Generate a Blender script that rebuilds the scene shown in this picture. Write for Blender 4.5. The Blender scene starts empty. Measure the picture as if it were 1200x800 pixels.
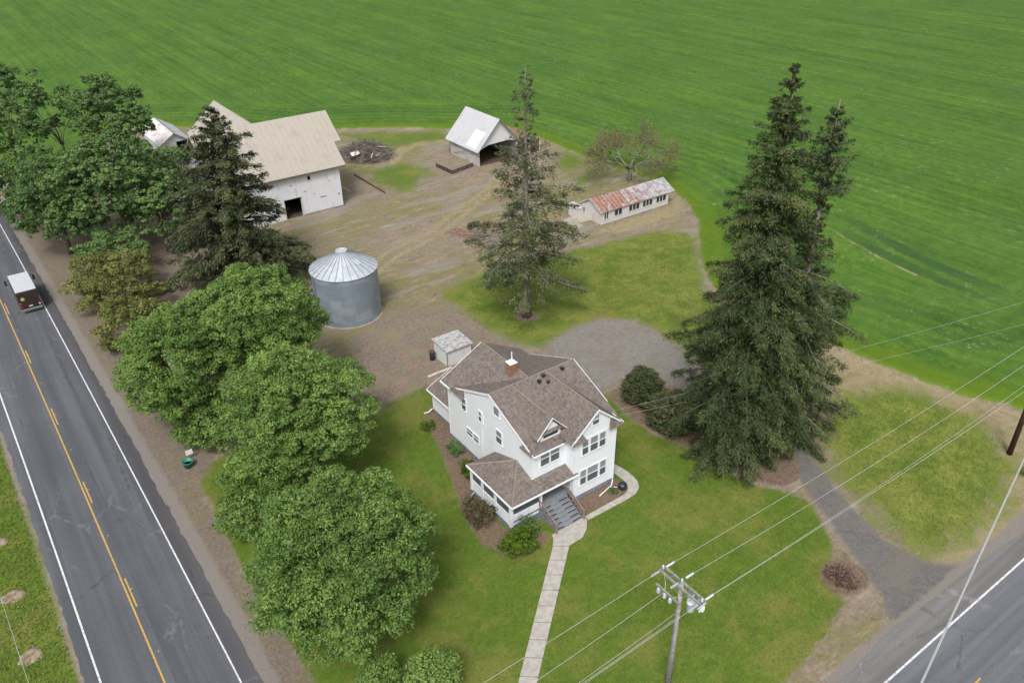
import bpy, math, random
import numpy as np
from mathutils import Vector, Matrix
SC = bpy.context.scene
COL = SC.collection
rad = math.radians
rs = np.random.RandomState(7)
random.seed(7)

# ------------------------------------------------------------------ materials
class NT:
    """Small wrapper for node materials."""
    def __init__(s, name, rough=.9, spec=.2):
        s.m = bpy.data.materials.new(name); s.m.use_nodes = True
        s.t = s.m.node_tree; s.t.nodes.clear()
        s.out = s.t.nodes.new('ShaderNodeOutputMaterial')
        s.b = s.t.nodes.new('ShaderNodeBsdfPrincipled')
        s.b.inputs['Roughness'].default_value = rough
        s.b.inputs['Specular IOR Level'].default_value = spec
        s.t.links.new(s.b.outputs[0], s.out.inputs[0])
        s._pos = None; s._obj = None
    def node(s, k): return s.t.nodes.new(k)
    def put(s, sock, v):
        if isinstance(v, (int, float)): sock.default_value = v
        elif isinstance(v, (tuple, list)):
            sock.default_value = tuple(v) + ((1,) if len(v) == 3 and len(sock.default_value) == 4 else ())
        else: s.t.links.new(v, sock)
    def pos(s):
        if s._pos is None: s._pos = s.node('ShaderNodeNewGeometry').outputs['Position']
        return s._pos
    def obj(s):
        if s._obj is None: s._obj = s.node('ShaderNodeTexCoord').outputs['Object']
        return s._obj
    def mapped(s, vec, scale=(1,1,1), rot=(0,0,0), loc=(0,0,0)):
        n = s.node('ShaderNodeMapping'); s.put(n.inputs[0], vec)
        n.inputs['Scale'].default_value = scale; n.inputs['Rotation'].default_value = rot; n.inputs['Location'].default_value = loc
        return n.outputs[0]
    def noise(s, scale, vec=None, detail=4, rough=.6, dist=0):
        n = s.node('ShaderNodeTexNoise'); s.put(n.inputs['Vector'], vec if vec is not None else s.obj())
        n.inputs['Scale'].default_value = scale; n.inputs['Detail'].default_value = detail
        n.inputs['Roughness'].default_value = rough; n.inputs['Distortion'].default_value = dist
        return n.outputs['Fac']
    def voro(s, scale, vec=None, out='Distance', feat='F1', rnd=1):
        n = s.node('ShaderNodeTexVoronoi'); n.feature = feat; s.put(n.inputs['Vector'], vec if vec is not None else s.obj())
        n.inputs['Scale'].default_value = scale; n.inputs['Randomness'].default_value = rnd
        return n.outputs[out]
    def math(s, op, a, b=0, c=0):
        n = s.node('ShaderNodeMath'); n.operation = op
        s.put(n.inputs[0], a); s.put(n.inputs[1], b); s.put(n.inputs[2], c)
        return n.outputs[0]
    def step(s, v, a, b, lo=0, hi=1):
        n = s.node('ShaderNodeMapRange'); n.interpolation_type = 'SMOOTHSTEP'; s.put(n.inputs[0], v)
        for i, x in enumerate((a, b, lo, hi)): n.inputs[i+1].default_value = x
        return n.outputs[0]
    def mix(s, f, a, b, mode='MIX'):
        n = s.node('ShaderNodeMix'); n.data_type = 'RGBA'; n.blend_type = mode
        s.put(n.inputs[0], f); s.put(n.inputs[6], a); s.put(n.inputs[7], b)
        return n.outputs[2]
    def ramp(s, f, stops):
        n = s.node('ShaderNodeValToRGB'); s.put(n.inputs[0], f)
        e = n.color_ramp.elements
        while len(e) < len(stops): e.new(.5)
        for x, (p, c) in zip(e, stops): x.position = p; x.color = tuple(c) + (1,)
        return n.outputs[0]
    def attr(s, name):
        n = s.node('ShaderNodeAttribute'); n.attribute_name = name; return n.outputs['Fac']
    def sep(s, v):
        n = s.node('ShaderNodeSeparateXYZ'); s.put(n.inputs[0], v); return n.outputs
    def bump(s, h, strength=.3, dist=.05):
        n = s.node('ShaderNodeBump'); s.put(n.inputs['Height'], h)
        n.inputs['Strength'].default_value = strength; n.inputs['Distance'].default_value = dist
        s.t.links.new(n.outputs[0], s.b.inputs['Normal'])
    def color(s, c): s.put(s.b.inputs['Base Color'], c); return s
    def rough(s, v): s.put(s.b.inputs['Roughness'], v); return s

M = {}
def simple(name, c, rough=.8, spec=.3, var=.25, scale=3, metal=0, c2=None):
    n = NT(name, rough, spec)
    d = c2 or tuple(x*(1-var) for x in c)
    n.color(n.mix(n.step(n.noise(scale, detail=5), .35, .65), d, c))
    n.b.inputs['Metallic'].default_value = metal
    M[name] = n.m
    return n

def siding(name, c, dirt, pitch=.14, dirt_amt=.5):
    n = NT(name, .6, .3)
    z = n.sep(n.obj())[2]
    lap = n.math('FRACT', n.math('DIVIDE', z, pitch))
    streak = n.noise(1.2, n.mapped(n.obj(), (1.6, 1.6, .25)), 5, .65)
    blot = n.noise(.9, detail=6, rough=.7)
    f = n.step(n.math('ADD', n.math('MULTIPLY', streak, .6), n.math('MULTIPLY', blot, .4)), .52, .72, 0, dirt_amt)
    col = n.mix(f, c, dirt)
    col = n.mix(n.step(lap, 0, .12, .22, 0), col, dirt)
    n.color(col); n.bump(lap, .35, .03)
    M[name] = n.m; return n

siding('white_siding', (.735,.76,.80), (.44,.47,.51), .15, .35)
siding('barn_siding', (.60,.61,.635), (.27,.25,.235), .2, .85)
siding('shed_siding', (.58,.59,.59), (.34,.33,.30), .2, .5)
siding('coop_siding', (.52,.51,.49), (.27,.24,.20), .17, .7)
# weathered boards of the machine shed: paint worn off in horizontal strips
n = NT('worn_boards', .85, .15)
brd = n.noise(1.6, n.mapped(n.obj(), (.35,.35,5.2)), 5, .7)
n.color(n.mix(n.step(brd, .42, .62), (.46,.455,.45), (.20,.185,.17)))
n.bump(brd, .3, .04); M['worn_boards'] = n.m

def shingle(name, a, b, c):
    n = NT(name, .62, .45)
    v = n.voro(1, n.mapped(n.obj(), (5.2,5.2,8.5)), 'Color')
    sp = n.sep(v)[0]
    g = n.noise(5.5, n.mapped(n.obj(), (1,1,1.8)), 6, .95)
    col = n.ramp(n.math('ADD', n.math('MULTIPLY', sp, .35), n.math('MULTIPLY', g, .65)), [(.28,a),(.5,b),(.72,c)])
    big = n.noise(.5, detail=4)
    col = n.mix(n.step(big, .35, .7, 0, .35), col, tuple(x*1.25 for x in b))
    n.color(col); n.bump(sp, .4, .03); M[name] = n.m
shingle('shingles', (.080,.066,.057), (.134,.112,.097), (.195,.166,.145))
simple('ridge_shingle', (.27,.225,.19), .9, .2, .25, 6)
# tan ribbed metal
def ribmetal(name, c, axis, pitch, dirt=None, amt=.4, rough=.5):
    n = NT(name, rough, .35)
    p = n.sep(n.obj())[axis]
    w = n.math('FRACT', n.math('DIVIDE', p, pitch))
    rib = n.step(n.math('ABSOLUTE', n.math('SUBTRACT', w, .5)), .40, .48)
    f = n.step(n.noise(.7, n.mapped(n.obj(), (1,1,.5)), 6, .7), .48, .7, 0, amt)
    col = n.mix(f, c, dirt or tuple(x*.7 for x in c))
    col = n.mix(n.math('MULTIPLY', rib, .2), col, tuple(x*.72 for x in c))
    n.color(col); n.bump(rib, .5, .04); M[name] = n.m; return n
ribmetal('tan_metal_roof', (.345,.315,.268), 0, .9, (.27,.245,.21), .7)
ribmetal('tan_metal_roof_wing', (.36,.325,.28), 1, .9, (.30,.265,.235), .6)
ribmetal('white_metal_roof', (.44,.445,.46), 1, .75, (.33,.32,.315), .8)
ribmetal('bright_metal_sheet', (.60,.61,.63), 1, .75)
# old white roof with rust stains
n = NT('rust_stained_roof', .6, .3)
f = n.step(n.noise(.9, detail=6, rough=.75), .50, .66)
p = n.math('FRACT', n.math('DIVIDE', n.sep(n.obj())[1], .8))
col = n.mix(f, (.62,.61,.61), (.42,.22,.15))
col = n.mix(n.step(p, 0, .1, .35, 0), col, (.4,.38,.37))
n.color(col); M['rust_stained_roof'] = n.m
# corrugated roof going to rust along its left half (coop)
n = NT('rusty_coop_roof', .7, .3)
o = n.obj(); sx = n.sep(o)
strip = n.math('FRACT', n.math('DIVIDE', sx[0], .68))
cell = n.sep(n.voro(1, n.mapped(o, (1.45,.6,.6)), 'Color'))[0]
patch = n.noise(.75, n.mapped(o, (1.0,1.6,1.6)), 6, .75)
side = n.step(sx[0], -4, 5.5, .12, -.10)
f = n.step(n.math('ADD', n.math('ADD', patch, side), n.math('MULTIPLY', cell, .16)), .55, .72)
rust = n.ramp(n.noise(2.2, detail=5), [(.3,(.14,.060,.042)),(.5,(.23,.105,.072)),(.7,(.34,.20,.15))])
col = n.mix(f, n.mix(n.step(n.noise(1.7, detail=5), .4, .65), (.22,.215,.225), (.37,.36,.37)), rust)
col = n.mix(n.step(strip, 0, .2, .55, 0), col, (.50,.46,.44))
n.color(col); n.bump(strip, .4, .03); M['rusty_coop_roof'] = n.m
# brown rust roof of the lean-to
n = NT('brown_rust_roof', .85, .15)
n.color(n.ramp(n.noise(1.3, detail=6, rough=.7), [(.3,(.11,.075,.05)),(.5,(.24,.16,.11)),(.7,(.33,.25,.19))])); M['brown_rust_roof'] = n.m
# mossy grey shed roof
n = NT('mossy_grey_roof', .9, .15)
f = n.noise(2.2, n.mapped(n.obj(), (1,1.8,1)), 6, .75)
n.color(n.ramp(f, [(.32,(.13,.13,.125)),(.46,(.30,.30,.295)),(.62,(.46,.46,.455))])); M['mossy_grey_roof'] = n.m
# galvanised corrugated bin wall
n = NT('galvanised_wall', .42, .5)
z = n.sep(n.obj())[2]
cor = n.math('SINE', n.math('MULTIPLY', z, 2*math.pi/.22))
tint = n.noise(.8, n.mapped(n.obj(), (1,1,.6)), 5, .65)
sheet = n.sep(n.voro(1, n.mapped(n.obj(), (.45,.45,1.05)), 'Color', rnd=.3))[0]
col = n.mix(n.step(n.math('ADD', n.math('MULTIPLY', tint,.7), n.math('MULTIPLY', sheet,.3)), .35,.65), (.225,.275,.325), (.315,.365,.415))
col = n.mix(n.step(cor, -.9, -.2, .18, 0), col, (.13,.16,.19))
n.color(col); n.b.inputs['Metallic'].default_value = .35; n.bump(cor, .30, .04); M['galvanised_wall'] = n.m
simple('galvanised_roof', (.52,.56,.60), .4, .5, .18, 1.6, .3)
simple('galvanised_dark', (.22,.25,.28), .5, .4, .3, 2, .3)

simple('white_trim', (.70,.72,.75), .5, .3, .06)
simple('dull_white_trim', (.55,.54,.51), .7, .2, .35, 2)
simple('foundation_paint', (.19,.225,.27), .8, .2, .25, 2)
simple('deck_grey', (.20,.215,.235), .7, .3, .15, 2)
simple('strip_black', (.02,.022,.025), .9, .1)
simple('rail_wood', (.26,.20,.18), .8, .2, .35, 5)
simple('porch_wall', (.62,.64,.66), .7, .2, .08)
simple('screen_mesh', (.085,.098,.105), .55, .3, .15)
simple('dark_void', (.012,.012,.013), 1, 0, 0)
simple('earth_floor', (.10,.075,.055), 1, 0, .3)
simple('old_wood', (.16,.13,.105), .95, .1, .4, 4)
simple('weathered_pole', (.29,.275,.255), .95, .1, .35, 4)
simple('brown_pole', (.075,.045,.032), .95, .1, .35, 4)
simple('rusty_iron', (.14,.06,.04), .9, .2, .4, 5)
simple('pale_plank', (.55,.48,.40), .8, .2, .2, 4)
simple('insulator_grey', (.58,.62,.68), .35, .5, .15)
simple('wire_grey', (.42,.43,.43), .5, .4, .1)
simple('cable_grey', (.40,.41,.41), .6, .3, .1)
simple('black_plastic', (.018,.022,.035), .35, .5, .2)
simple('green_plastic', (.02,.20,.14), .5, .4, .2)
simple('white_plastic', (.68,.64,.62), .6, .3, .1)
simple('red_brick_rubble', (.29,.185,.145), .95, .1, .4, 1.5, c2=(.21,.12,.095))
simple('grey_rubble', (.29,.26,.23), .95, .1, .4, 3)
simple('concrete_walk', (.40,.375,.34), .9, .2, .22, 2.2)
simple('slab_concrete', (.36,.32,.27), .9, .2, .3, 1.2)
simple('bark', (.11,.085,.065), .95, .1, .4, 6)
simple('bark_grey', (.23,.20,.17), .95, .1, .4, 6)
simple('stick_brown', (.13,.105,.085), .95, .1, .5, .8)
simple('stick_grey', (.215,.185,.16), .95, .1, .6, .9)
simple('root_brown', (.16,.11,.085), .95, .1, .65, 1.4)
simple('stick_dark', (.075,.06,.055), .95, .1, .5, 2)
simple('truck_brown', (.032,.024,.020), .35, .5, .15)
simple('truck_roof_white', (.47,.48,.505), .5, .4, .06)
simple('rubber', (.015,.015,.016), .9, .2, .1)
simple('tail_lamp', (.35,.03,.02), .3, .5, .1)
simple('amber_lamp', (.5,.14,.02), .3, .5, .1)
simple('emblem_gold', (.45,.32,.16), .5, .4, .1)
simple('chrome_grey', (.16,.165,.17), .5, .5, .1)
simple('asphalt_patch', (.05,.05,.05), .95, .1, .2)
n = NT('chimney_brick', .95, .1)
bk = n.node('ShaderNodeTexBrick'); n.put(bk.inputs['Vector'], n.mapped(n.obj(), (1,1,1), (rad(90),0,0)))
bk.inputs['Scale'].default_value = 4; bk.inputs['Color1'].default_value = (.27,.10,.055,1); bk.inputs['Color2'].default_value = (.17,.065,.04,1)
bk.inputs['Mortar'].default_value = (.22,.17,.14,1); bk.inputs['Mortar Size'].default_value = .03
n.color(n.mix(n.step(n.noise(5), .4,.7,0,.5), bk.outputs['Color'], (.34,.17,.07))); M['chimney_brick'] = n.m
n = NT('upper_glass', .08, .6); n.color((.20,.235,.26)); M['upper_glass'] = n.m
n = NT('lower_glass', .25, .5); n.color((.085,.095,.108)); M['lower_glass'] = n.m
n = NT('dark_glass', .12, .5); n.color((.022,.027,.032)); M['dark_glass'] = n.m
# asphalt and paint
def asphalt(name, base, worn, axis):
    n = NT(name, .85, .25)
    sc = (.9,.02,1) if axis == 1 else (.02,.9,1)
    tr = n.noise(1, n.mapped(n.pos(), sc), 3, .6)
    fine = n.noise(5, n.pos(), 6, .75)
    big = n.noise(.12, n.pos(), 4, .6)
    v = n.math('ADD', n.math('MULTIPLY', tr, .55), n.math('ADD', n.math('MULTIPLY', fine, .25), n.math('MULTIPLY', big, .2)))
    col = n.mix(n.step(v, .38, .62), base, worn)
    wob = n.noise(1.1, n.pos(), 5, .75)
    crk = n.voro(.16, n.mapped(n.pos(), (1.5,.7,1) if axis == 1 else (.7,1.5,1)), feat='DISTANCE_TO_EDGE')
    c1 = n.math('MULTIPLY', n.step(n.math('ADD', crk, n.math('MULTIPLY', n.math('SUBTRACT', wob, .5), .16)), .004, .016, 1, 0), n.step(big, .48, .58, 0, .4))
    patch = n.step(n.noise(.5, n.mapped(n.pos(), (.9,.12,1) if axis == 1 else (.12,.9,1), (0,0,0), (3,8,0)), 4, .7), .58, .63, 0, .16)
    col = n.mix(patch, col, tuple(x*.72 for x in base))
    col = n.mix(c1, col, tuple(x*.5 for x in base))
    lt_ = n.math('MULTIPLY', n.step(n.math('ADD', n.voro(.3, n.mapped(n.pos(), (1,.5,1), (0,0,.3)), feat='DISTANCE_TO_EDGE'), n.math('MULTIPLY', n.math('SUBTRACT', wob, .5), .3)), .0, .02, 1, 0), n.step(n.noise(.09, n.mapped(n.pos(), (1,1,1), (0,0,0), (9,2,0)), 3, .6), .52, .58, 0, .35))
    col = n.mix(lt_, col, tuple(x*1.7 for x in worn))
    n.color(col); n.bump(fine, .25, .01); M[name] = n.m
asphalt('asphalt', (.066,.071,.080), (.105,.111,.121), 1)
asphalt('asphalt_side', (.090,.097,.109), (.142,.147,.158), 0)
asphalt('asphalt_shoulder', (.060,.058,.062), (.088,.086,.092), 1)
asphalt('asphalt_shoulder_side', (.12,.115,.11), (.175,.17,.165), 0)
def paint(name, c, under):
    n = NT(name, .7, .3); n.color(n.mix(n.step(n.noise(5, n.pos(), 6, .8), .44, .66, 0, .8), c, under)); M[name] = n.m
paint('white_paint', (.62,.64,.66), (.2,.2,.21)); paint('yellow_paint', (.50,.31,.075), (.2,.15,.08))

# ------------------------------------------------------------------ land material (masks per vertex say WHICH ground, noise breaks the edges)
n = NT('land', .95, .12)
P = n.pos()
nA = n.noise(.35, P, 6, .7); nB = n.noise(1.6, P, 6, .75); nC = n.noise(6, P, 5, .75); nBig = n.noise(.06, P, 4, .6)
nD = n.noise(14, P, 4, .8)
edge = n.math('ADD', n.math('MULTIPLY', n.math('SUBTRACT', nA, .5), 1.1), n.math('ADD', n.math('MULTIPLY', n.math('SUBTRACT', nB, .5), .9), n.math('MULTIPLY', n.math('SUBTRACT', nD, .5), 1.3)))
def msk(name, w=.14, amp=.8):
    return n.step(n.math('ADD', n.attr(name), n.math('MULTIPLY', edge, amp)), .5-w, .5+w)
# farmyard dirt and dry grass
nF = n.noise(2.2, P, 7, .95)
dirt = n.ramp(n.math('ADD', n.math('MULTIPLY', nB, .3), n.math('MULTIPLY', nF, .7)), [(.36,(.105,.080,.060)),(.5,(.195,.156,.118)),(.63,(.335,.28,.215))])
greenish = n.mix(nC, (.095,.105,.030), (.21,.195,.075))
dirt = n.mix(n.step(n.math('ADD', n.math('MULTIPLY', nBig,.45), n.math('ADD', n.math('MULTIPLY', nA,.3), n.math('MULTIPLY', nB,.25))), .455, .55, 0, .75), dirt, greenish)
trk = n.noise(.22, n.mapped(P, (.35,1.5,1), (0,0,rad(14))), 5, .65)
dirt = n.mix(n.step(trk, .52, .62, 0, .75), dirt, n.mix(nC, (.175,.157,.135), (.27,.245,.212)))
straw = n.noise(.5, n.mapped(P, (.5,2.2,1), (0,0,rad(-20))), 6, .85)
dirt = n.mix(n.step(n.math('ADD', n.math('MULTIPLY', straw, .6), n.math('MULTIPLY', nD, .4)), .51, .60, 0, .7), dirt, (.36,.295,.21))
dirt = n.mix(n.step(n.noise(.45, n.mapped(P,(1,1,1),(0,0,0),(31,7,0)), 6, .8), .56, .66, 0, .7), dirt, (.115,.085,.062))
# dry verge
dry = n.ramp(n.math('ADD', n.math('MULTIPLY', nB, .5), n.math('MULTIPLY', nC, .5)), [(.32,(.15,.12,.07)),(.5,(.25,.205,.12)),(.68,(.36,.31,.19))])
dry = n.mix(n.step(nA, .5, .66, 0, .5), dry, (.14,.14,.045))
col = n.mix(msk('dry'), dirt, dry)
# lawn
nE = n.noise(3.4, P, 6, .92)
lw = n.math('ADD', n.math('MULTIPLY', nB, .30), n.math('ADD', n.math('MULTIPLY', nE, .48), n.math('MULTIPLY', nA, .22)))
lawn = n.ramp(lw, [(.40,(.050,.088,.013)),(.53,(.098,.150,.020)),(.67,(.175,.210,.040))])
mow = n.noise(.5, n.mapped(P, (.10,1.6,1), (0,0,rad(52))), 4, .6)
lawn = n.mix(n.step(mow, .42, .62, 0, .42), lawn, (.078,.140,.013))
lp = n.noise(.16, n.mapped(P, (1,1,1), (0,0,0), (17,3,0)), 6, .75)
lawn = n.mix(n.step(lp, .48, .62, 0, .65), lawn, n.mix(nD, (.125,.130,.026), (.215,.205,.060)))
lawn = n.mix(n.step(nA, .52, .70, 0, .6), lawn, (.165,.165,.040))
lawn = n.mix(n.math('MULTIPLY', n.attr('yellow'), n.step(nA, .38, .60, .15, .95)), lawn, n.ramp(lw, [(.40,(.100,.130,.022)),(.53,(.165,.190,.038)),(.66,(.28,.27,.090))]))
col = n.mix(msk('lawn'), col, lawn)
# gravel
gv = n.ramp(n.math('ADD', n.math('MULTIPLY', nE,.6), n.math('MULTIPLY', nB,.4)), [(.34,(.13,.115,.098)),(.5,(.195,.178,.158)),(.66,(.275,.257,.232))])
gv = n.mix(n.step(nA, .48, .66, 0, .5), gv, (.155,.135,.095))
col = n.mix(msk('gravel'), col, gv)
# dark crushed rock of the driveway
dv = n.ramp(n.math('ADD', n.math('MULTIPLY', nC,.6), n.math('MULTIPLY', nB,.4)), [(.34,(.078,.076,.074)),(.5,(.124,.120,.115)),(.66,(.185,.178,.17))])
dv = n.mix(n.step(nA, .45, .62, 0, .6), dv, n.mix(nD, (.115,.098,.080), (.22,.19,.155)))
col = n.mix(msk('drive'), col, dv)
# bark mulch and leaf litter
chip = n.math('ADD', n.math('MULTIPLY', n.sep(n.voro(9, P, 'Color'))[0], .5), n.math('MULTIPLY', nD, .5))
mu = n.ramp(n.math('ADD', n.math('MULTIPLY', nC,.4), n.math('MULTIPLY', chip,.6)), [(.25,(.095,.062,.043)),(.5,(.150,.105,.078)),(.8,(.235,.18,.145))])
mu = n.mix(n.step(n.math('ADD', n.math('MULTIPLY', nA, .5), n.math('MULTIPLY', nB, .5)), .50, .60, 0, .6), mu, n.mix(nD, (.085,.085,.032), (.19,.165,.085)))
col = n.mix(msk('mulch'), col, mu)
lt = n.ramp(n.math('ADD', n.math('MULTIPLY', nF,.5), n.math('ADD', n.math('MULTIPLY', chip,.3), n.math('MULTIPLY', nA,.2))), [(.28,(.092,.075,.060)),(.5,(.160,.130,.104)),(.75,(.275,.230,.195))])
lt = n.mix(n.step(n.math('ADD', n.math('MULTIPLY', nA, .6), n.math('MULTIPLY', nB, .4)), .48, .60, 0, .65), lt, n.mix(nD, (.085,.085,.032), (.17,.155,.07)))
col = n.mix(msk('litter'), col, lt)
rd = n.ramp(n.math('ADD', n.math('MULTIPLY', nF,.65), n.math('MULTIPLY', chip,.35)), [(.28,(.095,.074,.058)),(.5,(.175,.142,.112)),(.75,(.33,.285,.235))])
rd = n.mix(n.step(n.noise(.3, n.mapped(P,(1,1,1),(0,0,0),(5,21,0)), 5, .75), .50, .62, 0, .75), rd, n.mix(nD, (.12,.115,.045), (.27,.235,.165)))
rd = n.mix(n.step(n.noise(.5, n.mapped(P,(1,1,1),(0,0,0),(2,41,0)), 5, .75), .54, .64, 0, .7), rd, n.mix(nD, (.21,.10,.075), (.34,.21,.17)))
col = n.mix(msk('red', .3), col, rd)
sh = n.ramp(nD, [(.35,(.125,.108,.092)),(.5,(.19,.172,.152)),(.65,(.27,.25,.225))])
col = n.mix(msk('shoulder', .2, .9), col, sh)
# cereal crop: drill rows and tramlines run along the field, headland bands follow its edge
row = n.noise(.24, n.mapped(P, (1,.05,1), (0,0,rad(-6.5))), 5, .7)
row2 = n.noise(1.15, n.mapped(P, (1,.014,1), (0,0,rad(-6.5))), 3, .6)
clump = n.noise(2.4, n.mapped(P, (1,.6,1), (0,0,rad(-6.5))), 4, .75)
fleck = n.noise(.75, n.mapped(P, (1,.6,1), (0,0,rad(-6.5))), 7, .92)
mott = n.noise(.11, n.mapped(P, (1,.45,1), (0,0,rad(-6.5))), 6, .7)
hd = n.attr('bd')
hb = n.noise(.20, P, 4, .6)
band = n.math('SINE', n.math('ADD', n.math('MULTIPLY', hd, .62), n.math('MULTIPLY', hb, 6)))
band2 = n.math('SINE', n.math('ADD', n.math('MULTIPLY', hd, 2.6), n.math('MULTIPLY', hb, 4)))
inhead = n.step(hd, 12, 26, 1, 0)
rv = n.math('ADD', n.math('MULTIPLY', row, .22), n.math('ADD', n.math('MULTIPLY', row2, .44), n.math('MULTIPLY', mott, .34)))
hv = n.math('ADD', n.math('ADD', .5, n.math('MULTIPLY', band2, .040)), n.math('ADD', n.math('MULTIPLY', band, .045), n.math('MULTIPLY', n.math('SUBTRACT', mott, .5), .5)))
mixv = n.node('ShaderNodeMix'); n.put(mixv.inputs[0], inhead); n.put(mixv.inputs[2], rv); n.put(mixv.inputs[3], hv)
cv = n.math('ADD', n.math('MULTIPLY', mixv.outputs[0], .48), n.math('ADD', n.math('MULTIPLY', clump, .20), n.math('MULTIPLY', fleck, .32)))
crop = n.ramp(cv, [(.41,(.025,.070,.012)),(.50,(.058,.124,.017)),(.595,(.112,.186,.024))])
crop = n.mix(n.step(nBig, .40, .65, 0, .35), crop, (.062,.122,.028))
crop = n.mix(n.step(n.math('ADD', hd, n.math('MULTIPLY', n.math('SUBTRACT', nA, .5), 8)), 0, 7, .55, 0), crop, n.mix(nD, (.058,.118,.003), (.160,.215,.006)))
spk = n.noise(.10, P, 5, .7)
weed = n.math('MULTIPLY', n.step(n.noise(.8, n.mapped(P,(1,1,1),(0,0,0),(4,9,0)), 6, .95), .56, .66), n.step(spk, .46, .60, .15, .95))
crop = n.mix(weed, crop, (.24,.32,.17))
td = n.math('ADD', n.attr('tram'), n.math('MULTIPLY', n.math('SUBTRACT', nA, .5), .5))
te = n.attr('tramfade')
def bandat(c, w): return n.math('MULTIPLY', n.step(n.math('ABSOLUTE', n.math('SUBTRACT', td, c)), w*.35, w, 1, 0), te)
crop = n.mix(n.math('MULTIPLY', bandat(1.3, 1.4), .6), crop, (.026,.066,.022))
crop = n.mix(n.math('MULTIPLY', bandat(4.6, 1.5), .6), crop, (.022,.060,.024))
crop = n.mix(n.math('MULTIPLY', bandat(0, .30), n.step(nA, .46, .58, .05, .9)), crop, (.26,.22,.12))
col = n.mix(msk('crop', .14, .7), col, crop)
n.color(col)
n.bump(n.math('ADD', nC, n.math('MULTIPLY', nB, .6)), .55, .10)
M['land'] = n.m

# foliage materials: tint attribute varies leaf by leaf, broadleaf crowns add painted light and shade
def foliage(name, stops, transl=.32):
    n = NT(name, .62, .25)
    c = n.ramp(n.attr('tint'), stops)
    n.color(c)
    tr = n.node('ShaderNodeBsdfTranslucent'); n.put(tr.inputs[0], c)
    mx = n.node('ShaderNodeMixShader'); mx.inputs[0].default_value = transl
    n.t.links.new(n.b.outputs[0], mx.inputs[1]); n.t.links.new(tr.outputs[0], mx.inputs[2]); n.t.links.new(mx.outputs[0], n.out.inputs[0])
    M[name] = n.m
foliage('maple_leaves', [(0,(.060,.116,.030)),(.5,(.126,.216,.050)),(1,(.235,.345,.085))])
foliage('dark_leaves', [(0,(.046,.092,.030)),(.5,(.100,.178,.055)),(1,(.180,.275,.082))])
foliage('yellow_leaves', [(0,(.075,.098,.024)),(.5,(.172,.192,.054)),(1,(.30,.29,.10))])
foliage('spruce_needles', [(0,(.018,.032,.011)),(.5,(.056,.082,.027)),(1,(.140,.158,.054))], .12)
foliage('sparse_needles', [(0,(.036,.050,.022)),(.5,(.090,.112,.046)),(1,(.165,.170,.078))], .15)
foliage('fir_needles', [(0,(.020,.030,.013)),(.5,(.060,.076,.030)),(1,(.140,.145,.060))], .12)
foliage('orchard_leaves', [(0,(.11,.105,.045)),(.5,(.195,.185,.075)),(1,(.25,.25,.09))])
foliage('bush_leaves', [(0,(.020,.038,.014)),(.5,(.055,.082,.030)),(1,(.155,.125,.065))], .15)
foliage('bright_bush_leaves', [(0,(.030,.065,.006)),(.5,(.085,.150,.010)),(1,(.17,.24,.016))])
foliage('brown_bush_leaves', [(0,(.045,.045,.020)),(.5,(.105,.095,.045)),(1,(.19,.15,.085))])
foliage('grass_blades', [(0,(.070,.100,.018)),(.5,(.13,.165,.03)),(1,(.24,.22,.08))])

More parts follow.
